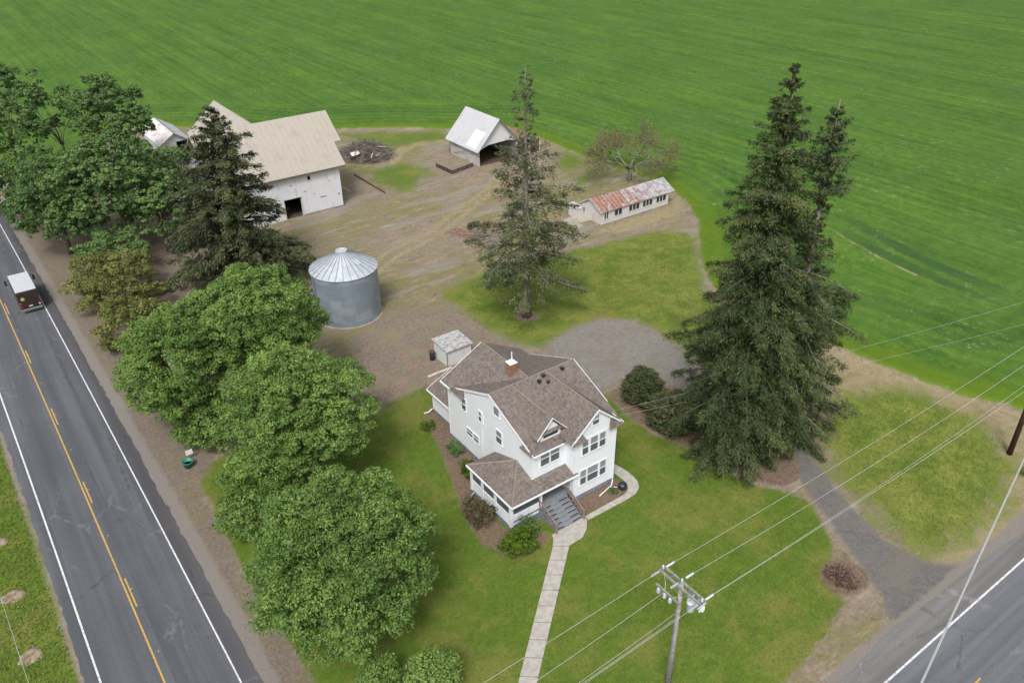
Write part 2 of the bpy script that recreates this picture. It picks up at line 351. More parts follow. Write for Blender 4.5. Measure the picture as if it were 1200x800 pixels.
# ------------------------------------------------------------------ mesh helpers
BASE = {}
def tag(o, label=None, cat=None, group=None, kind=None):
    if label: o['label'] = label
    if cat: o['category'] = cat
    if group: o['group'] = group
    if kind: o['kind'] = kind
    return o
def thing(name, label, cat, loc=(0,0,0), group=None):
    o = bpy.data.objects.new(name, None); COL.objects.link(o); o.location = loc; o.empty_display_size = .3
    BASE[o] = Vector(loc)
    return tag(o, label, cat, group)
def link(name, me, parent=None):
    o = bpy.data.objects.new(name, me); COL.objects.link(o)
    if parent is not None:
        o.parent = parent; BASE[o] = BASE[parent]
    else: BASE[o] = Vector((0,0,0))
    return o
class MB:
    def __init__(s): s.v = []; s.f = []
    def poly(s, pts):
        i = len(s.v); s.v += [tuple(p) for p in pts]; s.f.append(tuple(range(i, i+len(pts)))); return s
    def prism(s, pts, vec):
        i = len(s.v); k = len(pts); vec = Vector(vec)
        pts = [Vector(p) for p in pts]
        nrm = Vector((0,0,0))
        for a in range(k): nrm += pts[a].cross(pts[(a+1) % k])
        if nrm.dot(vec) > 0: pts = pts[::-1]
        s.v += [tuple(p) for p in pts] + [tuple(p+vec) for p in pts]
        s.f.append(tuple(range(i, i+k))); s.f.append(tuple(range(i+2*k-1, i+k-1, -1)))
        for a in range(k):
            b = (a+1) % k
            s.f.append((i+b, i+a, i+k+a, i+k+b))
        return s
    def box(s, x0, x1, y0, y1, z0, z1):
        return s.prism([(x0,y0,z0),(x1,y0,z0),(x1,y1,z0),(x0,y1,z0)], (0,0,z1-z0))
    def slab(s, pts, th=.14):
        p = [Vector(q) for q in pts]; nrm = Vector((0,0,0))
        for a in range(len(p)): nrm += p[a].cross(p[(a+1) % len(p)])
        nrm.normalize()
        if nrm.z < 0: nrm = -nrm
        return s.prism(pts, -nrm*th)
    def obox(s, c, ax, L, W, Hh, up=(0,0,1)):
        ax = Vector(ax).normalized(); up = Vector(up); sd = ax.cross(up)
        if sd.length < 1e-4: sd = ax.cross(Vector((1,0,0)))
        sd.normalize(); up = sd.cross(ax).normalized(); c = Vector(c)
        b = c - up*Hh/2
        return s.prism([b-ax*L/2-sd*W/2, b+ax*L/2-sd*W/2, b+ax*L/2+sd*W/2, b-ax*L/2+sd*W/2], up*Hh)
    def tube(s, pts, r, k=8):
        pts = [Vector(p) for p in pts]; rr = r if isinstance(r, (list, tuple)) else [r]*len(pts)
        base = len(s.v)
        for i, p in enumerate(pts):
            d = (pts[min(i+1, len(pts)-1)] - pts[max(i-1, 0)]).normalized()
            a = d.cross(Vector((0,0,1)))
            if a.length < .05: a = d.cross(Vector((1,0,0)))
            a.normalize(); b = d.cross(a)
            for j in range(k):
                t = 2*math.pi*j/k; s.v.append(tuple(p + (a*math.cos(t) + b*math.sin(t))*rr[i]))
        for i in range(len(pts)-1):
            for j in range(k):
                q = (j+1) % k
                s.f.append((base+i*k+j, base+i*k+q, base+(i+1)*k+q, base+(i+1)*k+j))
        s.f.append(tuple(base+j for j in range(k))[::-1]); e = base+(len(pts)-1)*k
        s.f.append(tuple(e+j for j in range(k)))
        return s
    def lathe(s, c, prof, k=32):
        base = len(s.v); c = Vector(c)
        for r, z in prof:
            for j in range(k):
                t = 2*math.pi*j/k; s.v.append((c.x+r*math.cos(t), c.y+r*math.sin(t), c.z+z))
        for i in range(len(prof)-1):
            for j in range(k):
                q = (j+1) % k; s.f.append((base+i*k+j, base+i*k+q, base+(i+1)*k+q, base+(i+1)*k+j))
        s.f.append(tuple(base+j for j in range(k))[::-1]); e = base+(len(prof)-1)*k
        s.f.append(tuple(e+j for j in range(k)))
        return s
    def build(s, name, mat, parent=None, smooth=False):
        me = bpy.data.meshes.new(name); off = BASE[parent] if parent is not None else Vector((0,0,0))
        me.from_pydata([(x-off.x, y-off.y, z-off.z) for x, y, z in s.v], [], s.f)
        me.materials.append(M[mat] if isinstance(mat, str) else mat)
        if smooth: me.polygons.foreach_set('use_smooth', [True]*len(me.polygons))
        me.update()
        return link(name, me, parent)
def top(mb, name, mat, label, cat, loc=None, group=None, smooth=False):
    """a thing that is one mesh, its origin at its base"""
    xs = [v[0] for v in mb.v]; ys = [v[1] for v in mb.v]; zs = [v[2] for v in mb.v]
    L = Vector(loc) if loc else Vector(((min(xs)+max(xs))/2, (min(ys)+max(ys))/2, min(zs)))
    mb.v = [(x-L.x, y-L.y, z-L.z) for x, y, z in mb.v]
    o = mb.build(name, mat, None, smooth); o.location = L
    return tag(o, label, cat, group)

def quads(name, V, mat, parent, tint=None, tri=False):
    """V: (N,4,3) numpy array of separate leaf faces"""
    N, K = V.shape[0], V.shape[1]
    me = bpy.data.meshes.new(name)
    off = np.array(BASE[parent]) if parent is not None else np.zeros(3)
    me.vertices.add(N*K); me.vertices.foreach_set('co', (V - off).reshape(-1).astype(np.float32))
    me.loops.add(N*K); me.loops.foreach_set('vertex_index', np.arange(N*K, dtype=np.int32))
    me.polygons.add(N); me.polygons.foreach_set('loop_start', (np.arange(N)*K).astype(np.int32)); me.polygons.foreach_set('loop_total', np.full(N, K, np.int32))
    me.update(calc_edges=True)
    if tint is not None:
        a = me.attributes.new('tint', 'FLOAT', 'FACE'); a.data.foreach_set('value', np.clip(tint, 0, 1).astype(np.float32))
    me.materials.append(M[mat])
    return link(name, me, parent)
def unit(a): return a / np.maximum(np.linalg.norm(a, axis=-1, keepdims=True), 1e-6)
def cards(c, d, nrm, L, W):
    """rhombic leaves: centre c, long axis d, normal nrm"""
    d = unit(d - nrm*np.sum(d*nrm, -1, keepdims=True)); s = np.cross(nrm, d)
    L = np.asarray(L).reshape(-1,1); W = np.asarray(W).reshape(-1,1)
    return np.stack([c - d*L/2, c - s*W/2 + d*L*.08, c + d*L/2, c + s*W/2 + d*L*.08], 1)
def rdir(n, r=None):
    r = r or rs; return unit(r.normal(size=(n,3)))

# ------------------------------------------------------------------ trees
def crown_leaves(lobes, leaf, subs, per, r, squash=.75, centre=None, inner=.07, subr=(.30,.55), bias=.45):
    """leaf faces for rounded clumps. lobes: list of (x,y,z,rad)"""
    out = []; tint = []
    allc = np.array([l[:3] for l in lobes]); cc = np.array(centre) if centre is not None else allc.mean(0)
    for (x, y, z, R) in lobes:
        c = np.array((x, y, z)); o = unit((c-cc)[None])[0]
        k = max(6, int(subs*R*R))
        dv = rdir(k*3, r); dv = dv[(dv@o > -.35) & (dv[:,2] > -.30)][:k]; k = len(dv)
        if k == 0: continue
        sc = c + dv*R*r.uniform(.70, 1.08, (k,1))*np.array((1,1,squash))
        sr = r.uniform(subr[0], subr[1], k)
        lt = r.normal(0, .09)
        st = r.normal(0, .12, k) + lt
        m = per
        ld = rdir(k*m, r).reshape(k, m, 3); ld[...,2] = np.abs(ld[...,2])*.9 - .25
        ld = unit(ld)
        p = sc[:,None] + ld*sr[:,None,None]*r.uniform(.55,1.05,(k,m,1))*np.array((1,1,.72))
        p = p.reshape(-1,3)
        nr = unit(ld.reshape(-1,3)*.6 + np.array((0,0,bias)) + r.normal(0,.42,(k*m,3)))
        dd = rdir(k*m, r); dd[:,2] -= .35
        s = leaf*r.uniform(.65,1.3,k*m)
        out.append(cards(p, dd, nr, s, s*.72))
        tint.append((.46 + st[:,None] + r.normal(0,.13,(k,m)) + .12*ld[...,2] + .10*np.repeat(((sc[:,2]-z)/R)[:,None], m, 1)).reshape(-1))  # clump tops tinted lighter: daylight painted into the leaf colour
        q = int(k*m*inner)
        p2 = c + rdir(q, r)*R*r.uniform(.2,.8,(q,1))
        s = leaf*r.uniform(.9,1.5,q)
        out.append(cards(p2, rdir(q, r), rdir(q, r), s, s*.8)); tint.append(np.full(q, .25)+r.normal(0,.1,q))  # inner leaves tinted darker: crown shade painted into their colour
    return np.concatenate(out), np.concatenate(tint)

def dome_lobes(c, rx, ry, rz, n, lr, r, zmin=-.55, fill=.15, sep=.56):
    out = []
    i = 0
    while len(out) < n and i < n*20:
        i += 1
        d = rdir(1, r)[0]
        if d[2] < zmin: continue
        f = r.uniform(.72, 1.06) if r.rand() > fill else r.uniform(.3,.7)
        p = np.array(c) + d*np.array((rx, ry, rz))*f
        R = r.uniform(*lr)
        if all(np.linalg.norm(p-np.array(q[:3])) > sep*(R+q[3]) for q in out): out.append((p[0], p[1], p[2], R))
    return out

def limbs(mb, base, trunk_r, fork, targets, r, k=7):
    b = Vector(base); f = Vector(fork)
    mb.tube([b, b.lerp(f,.15), b.lerp(f,.5), f], [trunk_r*1.35, trunk_r*1.02, trunk_r*.9, trunk_r*.75], 10)
    for t in targets:
        t = Vector(t); mid = f.lerp(t, .5) + Vector((r.normal(0,.4), r.normal(0,.4), r.uniform(.2,.9)))
        rr = trunk_r*r.uniform(.22,.36)
        mb.tube([f - Vector((0,0,.25)), f.lerp(mid,.5)+Vector((0,0,.2)), mid, t], [rr, rr*.8, rr*.55, rr*.18], k)

def broadleaf(name, label, cat, base, c, radii, n, lr, seed, mat='maple_leaves', leaf=.25, subs=7.0, per=40, trunk=.32, group=None, tshift=0, extra=(), zmin=-.55, bark='bark', fill=.15, squash=.75):
    r = np.random.RandomState(seed)
    t = thing(name, label, cat, base, group)
    lobes = dome_lobes(c, *radii, n, lr, r, zmin, fill) + list(extra)
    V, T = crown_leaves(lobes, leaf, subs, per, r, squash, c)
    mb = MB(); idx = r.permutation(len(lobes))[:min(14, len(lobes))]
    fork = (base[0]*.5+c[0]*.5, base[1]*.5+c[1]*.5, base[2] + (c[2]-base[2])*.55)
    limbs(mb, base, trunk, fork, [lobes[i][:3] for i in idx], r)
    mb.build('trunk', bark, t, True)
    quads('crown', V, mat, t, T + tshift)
    return t

def conifer(name, label, base, h, prof, seed, mat, per_m=6.0, z0=1.0, dens=1.0, trunk_r=.45, droop=.35, card=(.42,.13), lean=(0,0), tipless=0, gap=0.0, bark='bark', whorl=.5, group=None, wid=.34, hang=.35, skip=None, topthin=0, tuft=20, tuft_r=.24):
    """trunk + whorled branches; prof(f) gives the crown radius at fraction f of the height"""
    r = np.random.RandomState(seed)
    t = thing(name, label, 'tree', base, group); b = np.array(base, float)
    mb = MB(); tp = []
    for i in range(9):
        f = i/8; tp.append((b[0]+lean[0]*f*f, b[1]+lean[1]*f*f, b[2]+h*f*.995))
    mb.tube(tp, [max(.03, trunk_r*(1.25 if i == 0 else 1)*(1-i/8.0)**.85) for i in range(9)], 9)
    out = []; tint = []; z = z0
    while z < h*.985:
        f = z/h; R = prof(f)
        k = max(3, int(per_m*whorl*(1.0 if R > 1.2 else .9) + r.rand()))
        a0 = r.rand()*6.28
        wl = r.uniform(.80,1.12)
        for j in range(k):
            if r.rand() < gap: continue
            az = a0 + 6.283*j/k + r.normal(0,.25); L = R*wl*(r.uniform(.55,1.15) if r.rand() > .12 else r.uniform(1.1,1.35))
            if skip is not None: L *= skip(f, az)
            if L < .15: continue
            dirv = np.array((math.cos(az), math.sin(az), 0)); sd = np.array((-math.sin(az), math.cos(az), 0))
            zz = b[2] + z + r.uniform(-.3,.3)*whorl; px = np.array((b[0]+lean[0]*f*f, b[1]+lean[1]*f*f, zz))
            up0 = .25 + .7*max(0, f-.55) - .35*(1-f); dr = droop*r.uniform(.6,1.4)*(1 - .7*f)
            def P(s): return px + dirv*L*s[:,None] + np.array((0,0,1))*(L*(up0*s - dr*s*s*1.6 + .35*dr*s**4))[:,None]
            bt = r.normal(0,.13); tr_ = tuft_r*min(1, .35+L/4)
            if L > .8: mb.tube([Vector(q) for q in P(np.array((0,.35,.7,.98)))], [.03+.014*L, .02+.009*L, .012+.004*L, .008], 5)
            m = int(dens*(1-topthin*min(1, max(0, (f-.45)/.3)))*(20 + 62*L*max(.5, min(1.2, L/3))))
            nc = max(4, m//tuft); s = np.repeat(r.uniform(tipless, 1.02, nc)**.8, tuft)[:m]; s = np.concatenate([s, r.uniform(tipless, 1.02, m-len(s))])
            w = wid*L*np.clip(np.minimum((1.05-s)*1.6, .25 + s*1.4), .06, 1)
            u = np.repeat(np.clip(r.normal(0,.52,nc), -1.05, 1.05), tuft)[:m]; u = np.concatenate([u, r.uniform(-1,1,m-len(u))]) if len(u) < m else u
            p = P(s) + sd*(w*u)[:,None]
            p[:,2] -= np.abs(u)*w*.30 + r.exponential(hang*.55, m)*np.minimum(1, L/2.5)*(.4+np.abs(u)*.6)
            p += r.normal(0,1,(m,3))*np.array((tr_,tr_,tr_*.62))
            dd = dirv*.75 + sd*(np.sign(u)*r.uniform(.2,1.0,m))[:,None] + np.array((0,0,-1))*r.uniform(.05,1.1,m)[:,None]
            nr = unit(np.array((0,0,.9)) + dirv*.35 + r.normal(0,.45,(m,3)))
            ln = card[0]*r.uniform(.6,1.3,m)
            out.append(cards(p, dd, nr, ln, card[1]*r.uniform(.7,1.4,m)))
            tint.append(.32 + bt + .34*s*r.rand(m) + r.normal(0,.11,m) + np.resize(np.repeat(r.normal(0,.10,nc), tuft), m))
        z += whorl*r.uniform(.75,1.25)
    mb.build('trunk', bark, t, True)
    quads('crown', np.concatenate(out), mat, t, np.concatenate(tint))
    return t

def shrub(name, label, base, rx, ry, rz, seed, mat, leaf=.13, n=26, lr=(.35,.6), subs=26, per=26, group=None, tshift=0, cat='shrub', lift=.45, extra=()):
    r = np.random.RandomState(seed)
    t = thing(name, label, cat, base, group)
    c = (base[0], base[1], base[2]+rz*lift)
    lobes = dome_lobes(c, rx-lr[0]*.7, ry-lr[0]*.7, rz*.55, n, lr, r, -.8, .15, .42) + list(extra)
    V, T = crown_leaves(lobes, leaf, subs, per, r, .85, c, .15, (.16,.3))
    keep = V[:,:,2].min(1) > base[2] + .02
    mb = MB()
    for i in range(5):
        a = r.rand()*6.28
        mb.tube([Vector(base), Vector((base[0]+math.cos(a)*rx*.3, base[1]+math.sin(a)*ry*.3, base[2]+rz*.4)), Vector((base[0]+math.cos(a)*rx*.5, base[1]+math.sin(a)*ry*.5, base[2]+rz*.75))], [.05,.035,.012], 5)
    mb.build('stem', 'bark', t, True)
    quads('crown', V[keep], mat, t, T[keep] + tshift)
    return t

# ------------------------------------------------------------------ the land: one sheet, split where its cover changes
def sdf(poly, X, Y):
    p = np.array(poly, float); d = np.full(X.shape, 1e9); ins = np.zeros(X.shape, bool)
    for (ax, ay), (bx, by) in zip(p, np.roll(p, -1, 0)):
        ex, ey = bx-ax, by-ay; t = np.clip(((X-ax)*ex + (Y-ay)*ey)/(ex*ex+ey*ey+1e-9), 0, 1)
        d = np.minimum(d, np.hypot(X-ax-t*ex, Y-ay-t*ey))
        c = ((ay > Y) != (by > Y)) & (X < (bx-ax)*(Y-ay)/(by-ay+1e-12) + ax)
        ins ^= c
    return np.where(ins, d, -d)
def road_x(Y):
    Y = np.asarray(Y, float); u = np.clip(Y, -60, 200)-40
    return .85 - .0105*u - .00007*u*u*np.sign(u) - .033*np.maximum(Y-200, 0)
def axis(a, b, st, lo, hi):
    mid = np.arange(a, b+.01, st); l = [a]; s = st
    while l[-1] > lo: s *= 1.35; l.append(l[-1]-s)
    h = [mid[-1]]; s = st
    while h[-1] < hi: s *= 1.35; h.append(h[-1]+s)
    return np.concatenate([np.array(l[:0:-1]), mid, np.array(h[1:])])
gx = axis(-14, 112, .5, -1800, 2200); gy = axis(8, 182, .5, -1500, 2600)
GX, GY = np.meshgrid(gx, gy); fx, fy = GX.ravel(), GY.ravel()
EDGE = [(-9,2000),(4,200),(7.5,146),(16,147),(24,166),(27,176),(34,172.5),(43,165),(53,151),(64,147),(72.5,141.6),(79.8,134.4),(90.1,126.2),(91,116.6),(90.6,101.7),(91.3,95),(91.8,89),(91.4,85),(88.6,78.4),(84.5,72.5),(78.6,66.6),(74.7,62.9),(70.8,57.2),(68.6,50.8),(69.9,44.8),(71.2,39.8),(71.8,32.7),(73,28),(75.2,22.5),(77.5,16.4),(2100,15.8)]
FARM = [(-2000,-1700),(-2000,2400)] + EDGE + [(2100,-1700)]
LAWN_BACK = [(43.2,76.0),(46,77.2),(50.9,77.3),(54.1,76.2),(60.4,77.1),(68.1,75.7),(76.6,74.6),(80.8,71.3),(78.3,66.8),(74.3,62.9),(69.5,57.2),(66.9,49.5),(61.5,42.6),(57.4,45.4),(57.8,50.2),(58.6,54.6),(57.9,58.1),(54.4,60.6),(50.4,60.4),(45.9,59.2),(43.8,61.8),(43.0,67.8)]
LAWN_FRONT = [(32.6,60.3),(26.9,60.1),(22.1,60.2),(13,62),(9.0,61),(8.4,47.4),(8.5,41.6),(8.7,35.3),(8.8,28),(11,19.5),(19.7,17.6),(31.6,17.2),(35.2,17.3),(38.8,17.8),(41.8,18.7),(43.0,20.5),(46.2,22.9),(47.6,25),(48.7,27.3),(47.6,29.3),(46.5,31.2),(46.3,33.6),(46.3,36.4),(45.4,38.4),(44.9,41.1),(44.6,43.7),(45.2,46.4),(45.6,48.0),(43.5,50),(41,57.9)]
LAWN_RIGHT = [(58.6,32.0),(63.0,34.4),(67.6,33.6),(70.6,30),(70.8,25.4),(68.8,21.2),(65.8,18.6),(60.4,17.0),(55.4,16.8),(52.6,16.9),(51.2,17.6),(50.6,19.2),(51.2,21.6),(52.2,25.0),(54.2,28.6)]
LEFT_VERGE = [(-1800,-1400),(-1800,2300),(-70,2300)] + [(float(road_x(y))-4.45, y) for y in (600,200,160,130,100,80,60,40,20,-60)] + [(-5,-1400)]
GRAVEL = [(45.7,58.2),(48,59.6),(50.4,60),(54.4,60.1),(57.5,57.8),(58.0,54.2),(57.2,49.6),(56.8,45.5),(58.3,41.2),(57.2,36.8),(55.0,33),(53.2,36.1),(52.2,40),(52.1,45.6),(51.2,48.2),(48.4,49.4),(45.0,48.8),(41,50),(41,57)]
DRIVE = [(59.0,41),(57.2,35.4),(54.0,31.2),(51.8,26.8),(50.5,23.6),(49.6,20.6),(49.9,17.6),(51.6,16.0),(56.5,14.6),(55,13.0),(42.6,13.2),(42.9,15.8),(44.6,17.6),(45.8,19.8),(46.8,22.0),(48.8,26.0),(50.4,29.4),(52.2,36.8),(54.8,40.5)]
LITTER = [(5,20),(8.7,20),(8.6,36),(8.3,48),(8.6,59),(12,63),(22,62),(25.5,66),(26,75),(25,92),(22,105),(19,125),(12,142),(3,142)]
RED = [(24.5,59.6),(26,67.2),(30,73),(36,76.5),(43,73.5),(42.5,66),(43.5,61.5),(38.8,62),(35.3,62.2),(32.2,60.9)]
DRY = [(50.5,15.3),(57.5,15.3),(75,16),(77,16),(75,22),(72.8,28),(71.6,33),(71,40),(69.6,45),(66,47.5),(60,42),(56.6,33),(53.4,26),(51,20)]
DRY2 = [(70.5,79),(74,76.5),(84,76.5),(88.5,79.5),(91,86),(91,92),(88.4,84),(86.8,79.6),(72,79.6)]
DRY3 = [(78.0,128.5),(74,131.0),(70,131.4),(66.5,129.4),(62.5,124.6),(61.0,122.0),(62.5,121.6),(66.5,126.4),(70,128.6),(74,128.0),(77,125.8)]
def ribbon(pts, w):
    pts = np.array(pts, float); d = np.gradient(pts, axis=0); d = unit(d); nn = np.stack([-d[:,1], d[:,0]], 1)
    return [tuple(p) for p in np.concatenate([pts+nn*w/2, (pts-nn*w/2)[::-1]])]
RUT1 = ribbon([(75,108.5),(68,102.5),(60,98),(52,93.5),(44,91),(39,88)], .9)
RUT2 = ribbon([(74,106.5),(67.5,100.6),(60,96.1),(52.4,91.6),(44.4,89),(39.6,86)], .9)
GB = [(62.7,143.5),(68.5,141.4),(78.9,133.4),(77,128.5),(70,130.6),(64.8,131.5),(63.5,136)]
GY2 = [(57,121.5),(62.8,121.8),(65.5,117.9),(61.3,111.4),(57,110.2),(55.4,115.4)]
GY3 = [(81.5,95.4),(88.8,97.5),(89.5,101),(86,99),(82,98)]
GY4 = [(83,99),(89.6,103),(89.6,109),(85,106)]
BUSHBED = [(45.6,48.2),(49.4,49.0),(51.0,46),(50.3,41),(49,36.8),(46.8,36.8),(45.6,38.3),(45.0,41.3),(44.8,44.2)]
SPRUCEBED = [(46.8,33),(47.4,35.8),(50,37),(54.4,34.2),(52.0,30.4),(50.4,29.0),(48.6,29.2),(47.2,30.6)]
LEFTBED = [(30.6,57.2),(30.3,52),(29.5,47.4),(27,44.3),(26.7,39),(29.2,36.8),(28.4,36.0),(25.6,36),(24.4,38.5),(24.6,41.6),(26.3,46.0),(27.6,50),(28.8,55)]
FRONTBED = [(32.5,36.6),(37.3,36.5),(37.9,37.2),(38.0,38.6),(37.6,40.2),(32.5,38.3)]
def ring(cx, cy, rx, ry=None, k=14): return [(cx+rx*math.cos(i*6.283/k), cy+(ry or rx)*math.sin(i*6.283/k)) for i in range(k)]
def field(w, *polys):
    m = np.full(fx.shape, -1.)
    for p in polys: m = np.maximum(m, np.clip(.5 + sdf(p, fx, fy)/(2*w), -1, 2))
    return m
dist_farm = sdf(FARM, fx, fy)
A = {}
A['crop'] = np.clip(.5 - dist_farm/(2*.8), -1, 2)
A['bd'] = np.clip(-dist_farm, 0, 300)
A['lawn'] = np.maximum(np.maximum(np.maximum(field(.9, LAWN_FRONT, LEFT_VERGE), field(2.6, LAWN_BACK)), field(4.0, LAWN_RIGHT)), np.minimum(field(5.0, GB, GY2, GY3, GY4), .66))
A['yellow'] = np.clip(field(2.5, LAWN_BACK, LAWN_RIGHT), 0, 1)
A['dry'] = np.maximum(field(1.2, DRY, DRY2), np.minimum(field(.9, DRY3, RUT1, RUT2), .8))
A['gravel'] = field(1.2, GRAVEL)
A['drive'] = field(.9, DRIVE)
A['mulch'] = field(.6, BUSHBED, LEFTBED, FRONTBED, ring(48.66,65.75,1.5), SPRUCEBED, ring(43.9,20.2,1.9,1.7))
A['litter'] = field(1.1, LITTER)
A['red'] = field(2.6, RED)
rx_ = road_x(fy)
A['shoulder'] = np.maximum(np.clip(.5 + (.55 - np.abs(fx-rx_-5.55))/1.0, -1, 2), np.clip(.5 + (.14 - np.abs(fx-rx_+4.42))/.5, -1, 2))
A['shoulder'] = np.where(fy < 14, -1, A['shoulder'])
A['shoulder'] = np.maximum(A['shoulder'], np.where(fx > 7, np.clip(.5 + (.55 - np.abs(fy-15.3))/.8, -1, 2), -1))
TR = [(101,68),(97.5,61),(95.6,56),(93.8,49.5),(92.8,43),(92.5,38),(93.5,32)]
td_ = np.full(fx.shape, 1e9); sg_ = np.zeros(fx.shape)
for (ax, ay), (bx, by) in zip(TR[:-1], TR[1:]):
    ex, ey = bx-ax, by-ay; t_ = np.clip(((fx-ax)*ex+(fy-ay)*ey)/(ex*ex+ey*ey), 0, 1); d_ = np.hypot(fx-ax-t_*ex, fy-ay-t_*ey)
    sg_ = np.where(d_ < td_, np.sign(ex*(fy-ay)-ey*(fx-ax)), sg_); td_ = np.minimum(d_, td_)
A['tram'] = np.clip(td_*sg_, -20, 20)
A['tramfade'] = np.clip((fy-34)/7, 0, 1)*np.clip((64-fy)/12, 0, 1)
fz = .34*np.clip((A['crop']-.3)/.5, 0, 1)
CLS = [('farmyard_ground', None), ('grass_verge', 'dry'), ('lawn', 'lawn'), ('gravel_yard', 'gravel'), ('driveway', 'drive'), ('mulch_bed', 'mulch'), ('leaf_litter_ground', 'litter'), ('bare_soil', 'red'), ('gravel_verge', 'shoulder'), ('field', 'crop')]
nx, ny = len(gx), len(gy)
cls = np.zeros(fx.shape, int)
for i, (nm, k) in enumerate(CLS):
    if k: cls[A[k] > .5] = i
cid = cls.reshape(ny, nx)[:-1,:-1].ravel()
ii = (np.arange(ny-1)[:,None]*nx + np.arange(nx-1)[None]).ravel()
FQ = np.stack([ii, ii+1, ii+nx+1, ii+nx], 1)
for i, (nm, k) in enumerate(CLS):
    fq = FQ[cid == i]
    if not len(fq): continue
    u, inv = np.unique(fq, return_inverse=True); inv = inv.reshape(-1)
    me = bpy.data.meshes.new(nm)
    me.vertices.add(len(u)); me.vertices.foreach_set('co', np.stack([fx[u], fy[u], fz[u]], 1).reshape(-1).astype(np.float32))
    me.loops.add(len(inv)); me.loops.foreach_set('vertex_index', inv.astype(np.int32))
    me.polygons.add(len(fq)); me.polygons.foreach_set('loop_start', (np.arange(len(fq))*4).astype(np.int32)); me.polygons.foreach_set('loop_total', np.full(len(fq), 4, np.int32))
    me.polygons.foreach_set('use_smooth', np.ones(len(fq), bool))
    me.update(calc_edges=True)
    for an, av in A.items():
        at = me.attributes.new(an, 'FLOAT', 'POINT'); at.data.foreach_set('value', av[u].astype(np.float32))
    me.materials.append(M['land']); tag(link(nm, me), kind='structure')

# ------------------------------------------------------------------ roads
def strip(name, mat, x0, x1, y0, y1, z, parent=None, step=8, jit=(0,0)):
    mb = MB(); ys = list(np.arange(y0, min(y1, 180), step)) + ([180, 260, 400, 600, y1] if y1 > 180 else [y1])
    jl = [random.gauss(0,1)*jit[0] for _ in ys]; jr = [random.gauss(0,1)*jit[1] for _ in ys]
    for i, (a, b) in enumerate(zip(ys[:-1], ys[1:])):
        ra, rb = float(road_x(a)), float(road_x(b))
        mb.poly([(ra+x0+jl[i],a,z),(ra+x1+jr[i],a,z),(rb+x1+jr[i+1],b,z),(rb+x0+jl[i+1],b,z)])
    o = mb.build(name, mat, parent)
    if parent is None: tag(o, kind='structure')
    return o
rd1 = strip('road', 'asphalt', -4.2, 4.05, -60, 900, .02, step=.6, jit=(.05,0))
strip('road_shoulder', 'asphalt_shoulder', 4.05, 5.15, 14.5, 900, .02, step=.6, jit=(0,.055))
strip('edge_line', 'white_paint', -3.42, -3.29, 16, 900, .026, rd1)
strip('edge_line', 'white_paint', 3.95, 4.06, 16, 900, .026, rd1)
strip('centre_line', 'yellow_paint', -.06, .06, 16, 900, .026, rd1)
for y in np.arange(34.9, 400, 13.6): strip('dash_line', 'yellow_paint', .2, .31, y, y+3.3, .026, rd1)
mk = MB()
for y in np.arange(30, 250, 6.8): mk.box(float(road_x(y))+.33, float(road_x(y))+.43, y, y+.1, .026, .045)
mk.build('road_stud', 'emblem_gold', rd1)
def flat(name, mat, x0, x1, y0, y1, z, parent=None):
    o = MB().poly([(x0,y0,z),(x1,y0,z),(x1,y1,z),(x0,y1,z)]).build(name, mat, parent)
    if parent is None: tag(o, kind='structure')
    return o
rd2 = flat('side_road', 'asphalt_side', 6.2, 900, 4.9, 13.42, .024)
MB().poly([(6.2,13.42,.024),(900,13.42,.024),(900,14.6,.024),(62,14.5,.024),(52,15.2,.024),(45.5,15.3,.024),(42.5,15.5,.024),(39.5,15.2,.024),(36,15.05,.024),(6.2,15.0,.024)]).build('side_road_shoulder', 'asphalt_shoulder_side', rd2)
flat('edge_line', 'white_paint', 9, 900, 13.24, 13.38, .030, rd2)
flat('edge_line', 'white_paint', 9, 900, 6.4, 6.53, .030, rd2)
for x in np.arange(13.4, 400, 13.6): flat('dash_line', 'yellow_paint', x, x+3, 9.84, 9.96, .030, rd2)

# concrete walk from the road to the steps and round the flower bed
mb = MB()
L0, L1 = np.array((28.62,35.38)), np.array((16.4,24.65)); R0, R1 = np.array((29.63,34.63)), np.array((17.3,23.9))
k = 11
for i in range(k):
    a, b = i/k + .0022, (i+1)/k - .0022
    q = [L0+(L1-L0)*a, L0+(L1-L0)*b, R0+(R1-R0)*b, R0+(R1-R0)*a]
    mb.prism([(*p, -.02) for p in q], (0,0,.075 + .006*(i % 3)))
mb.prism([(p[0],p[1],-.02) for p in [(28.64,35.42),(29.66,34.68),(31.1,34.75),(31.9,35.25),(32.6,36.0),(32.58,36.38),(29.3,36.38),(29.15,36.0)]], (0,0,.07))
outer = [(32.66,35.95),(34.2,35.92),(35.7,35.9),(37.15,35.9),(37.95,36.0),(38.6,36.35),(39.05,36.95),(39.22,37.8),(39.22,38.8),(39.0,39.9),(38.9,41.5),(38.85,44),(38.8,47)]
inner = [(32.64,36.42),(34.2,36.45),(35.7,36.45),(36.9,36.45),(37.4,36.56),(37.8,36.85),(38.05,37.25),(38.2,37.85),(38.2,38.75),(38.05,39.7),(37.98,41.5),(37.95,44),(37.9,47)]
for i in range(len(outer)-1):
    e = .012
    def lp(P, t): return tuple(np.array(P[i])*(1-t) + np.array(P[i+1])*t)
    mb.prism([(*lp(outer,e),-.02),(*lp(outer,1-e),-.02),(*lp(inner,1-e),-.02),(*lp(inner,e),-.02)], (0,0,.07))
tag(mb.build('footpath', 'concrete_walk'), kind='structure')

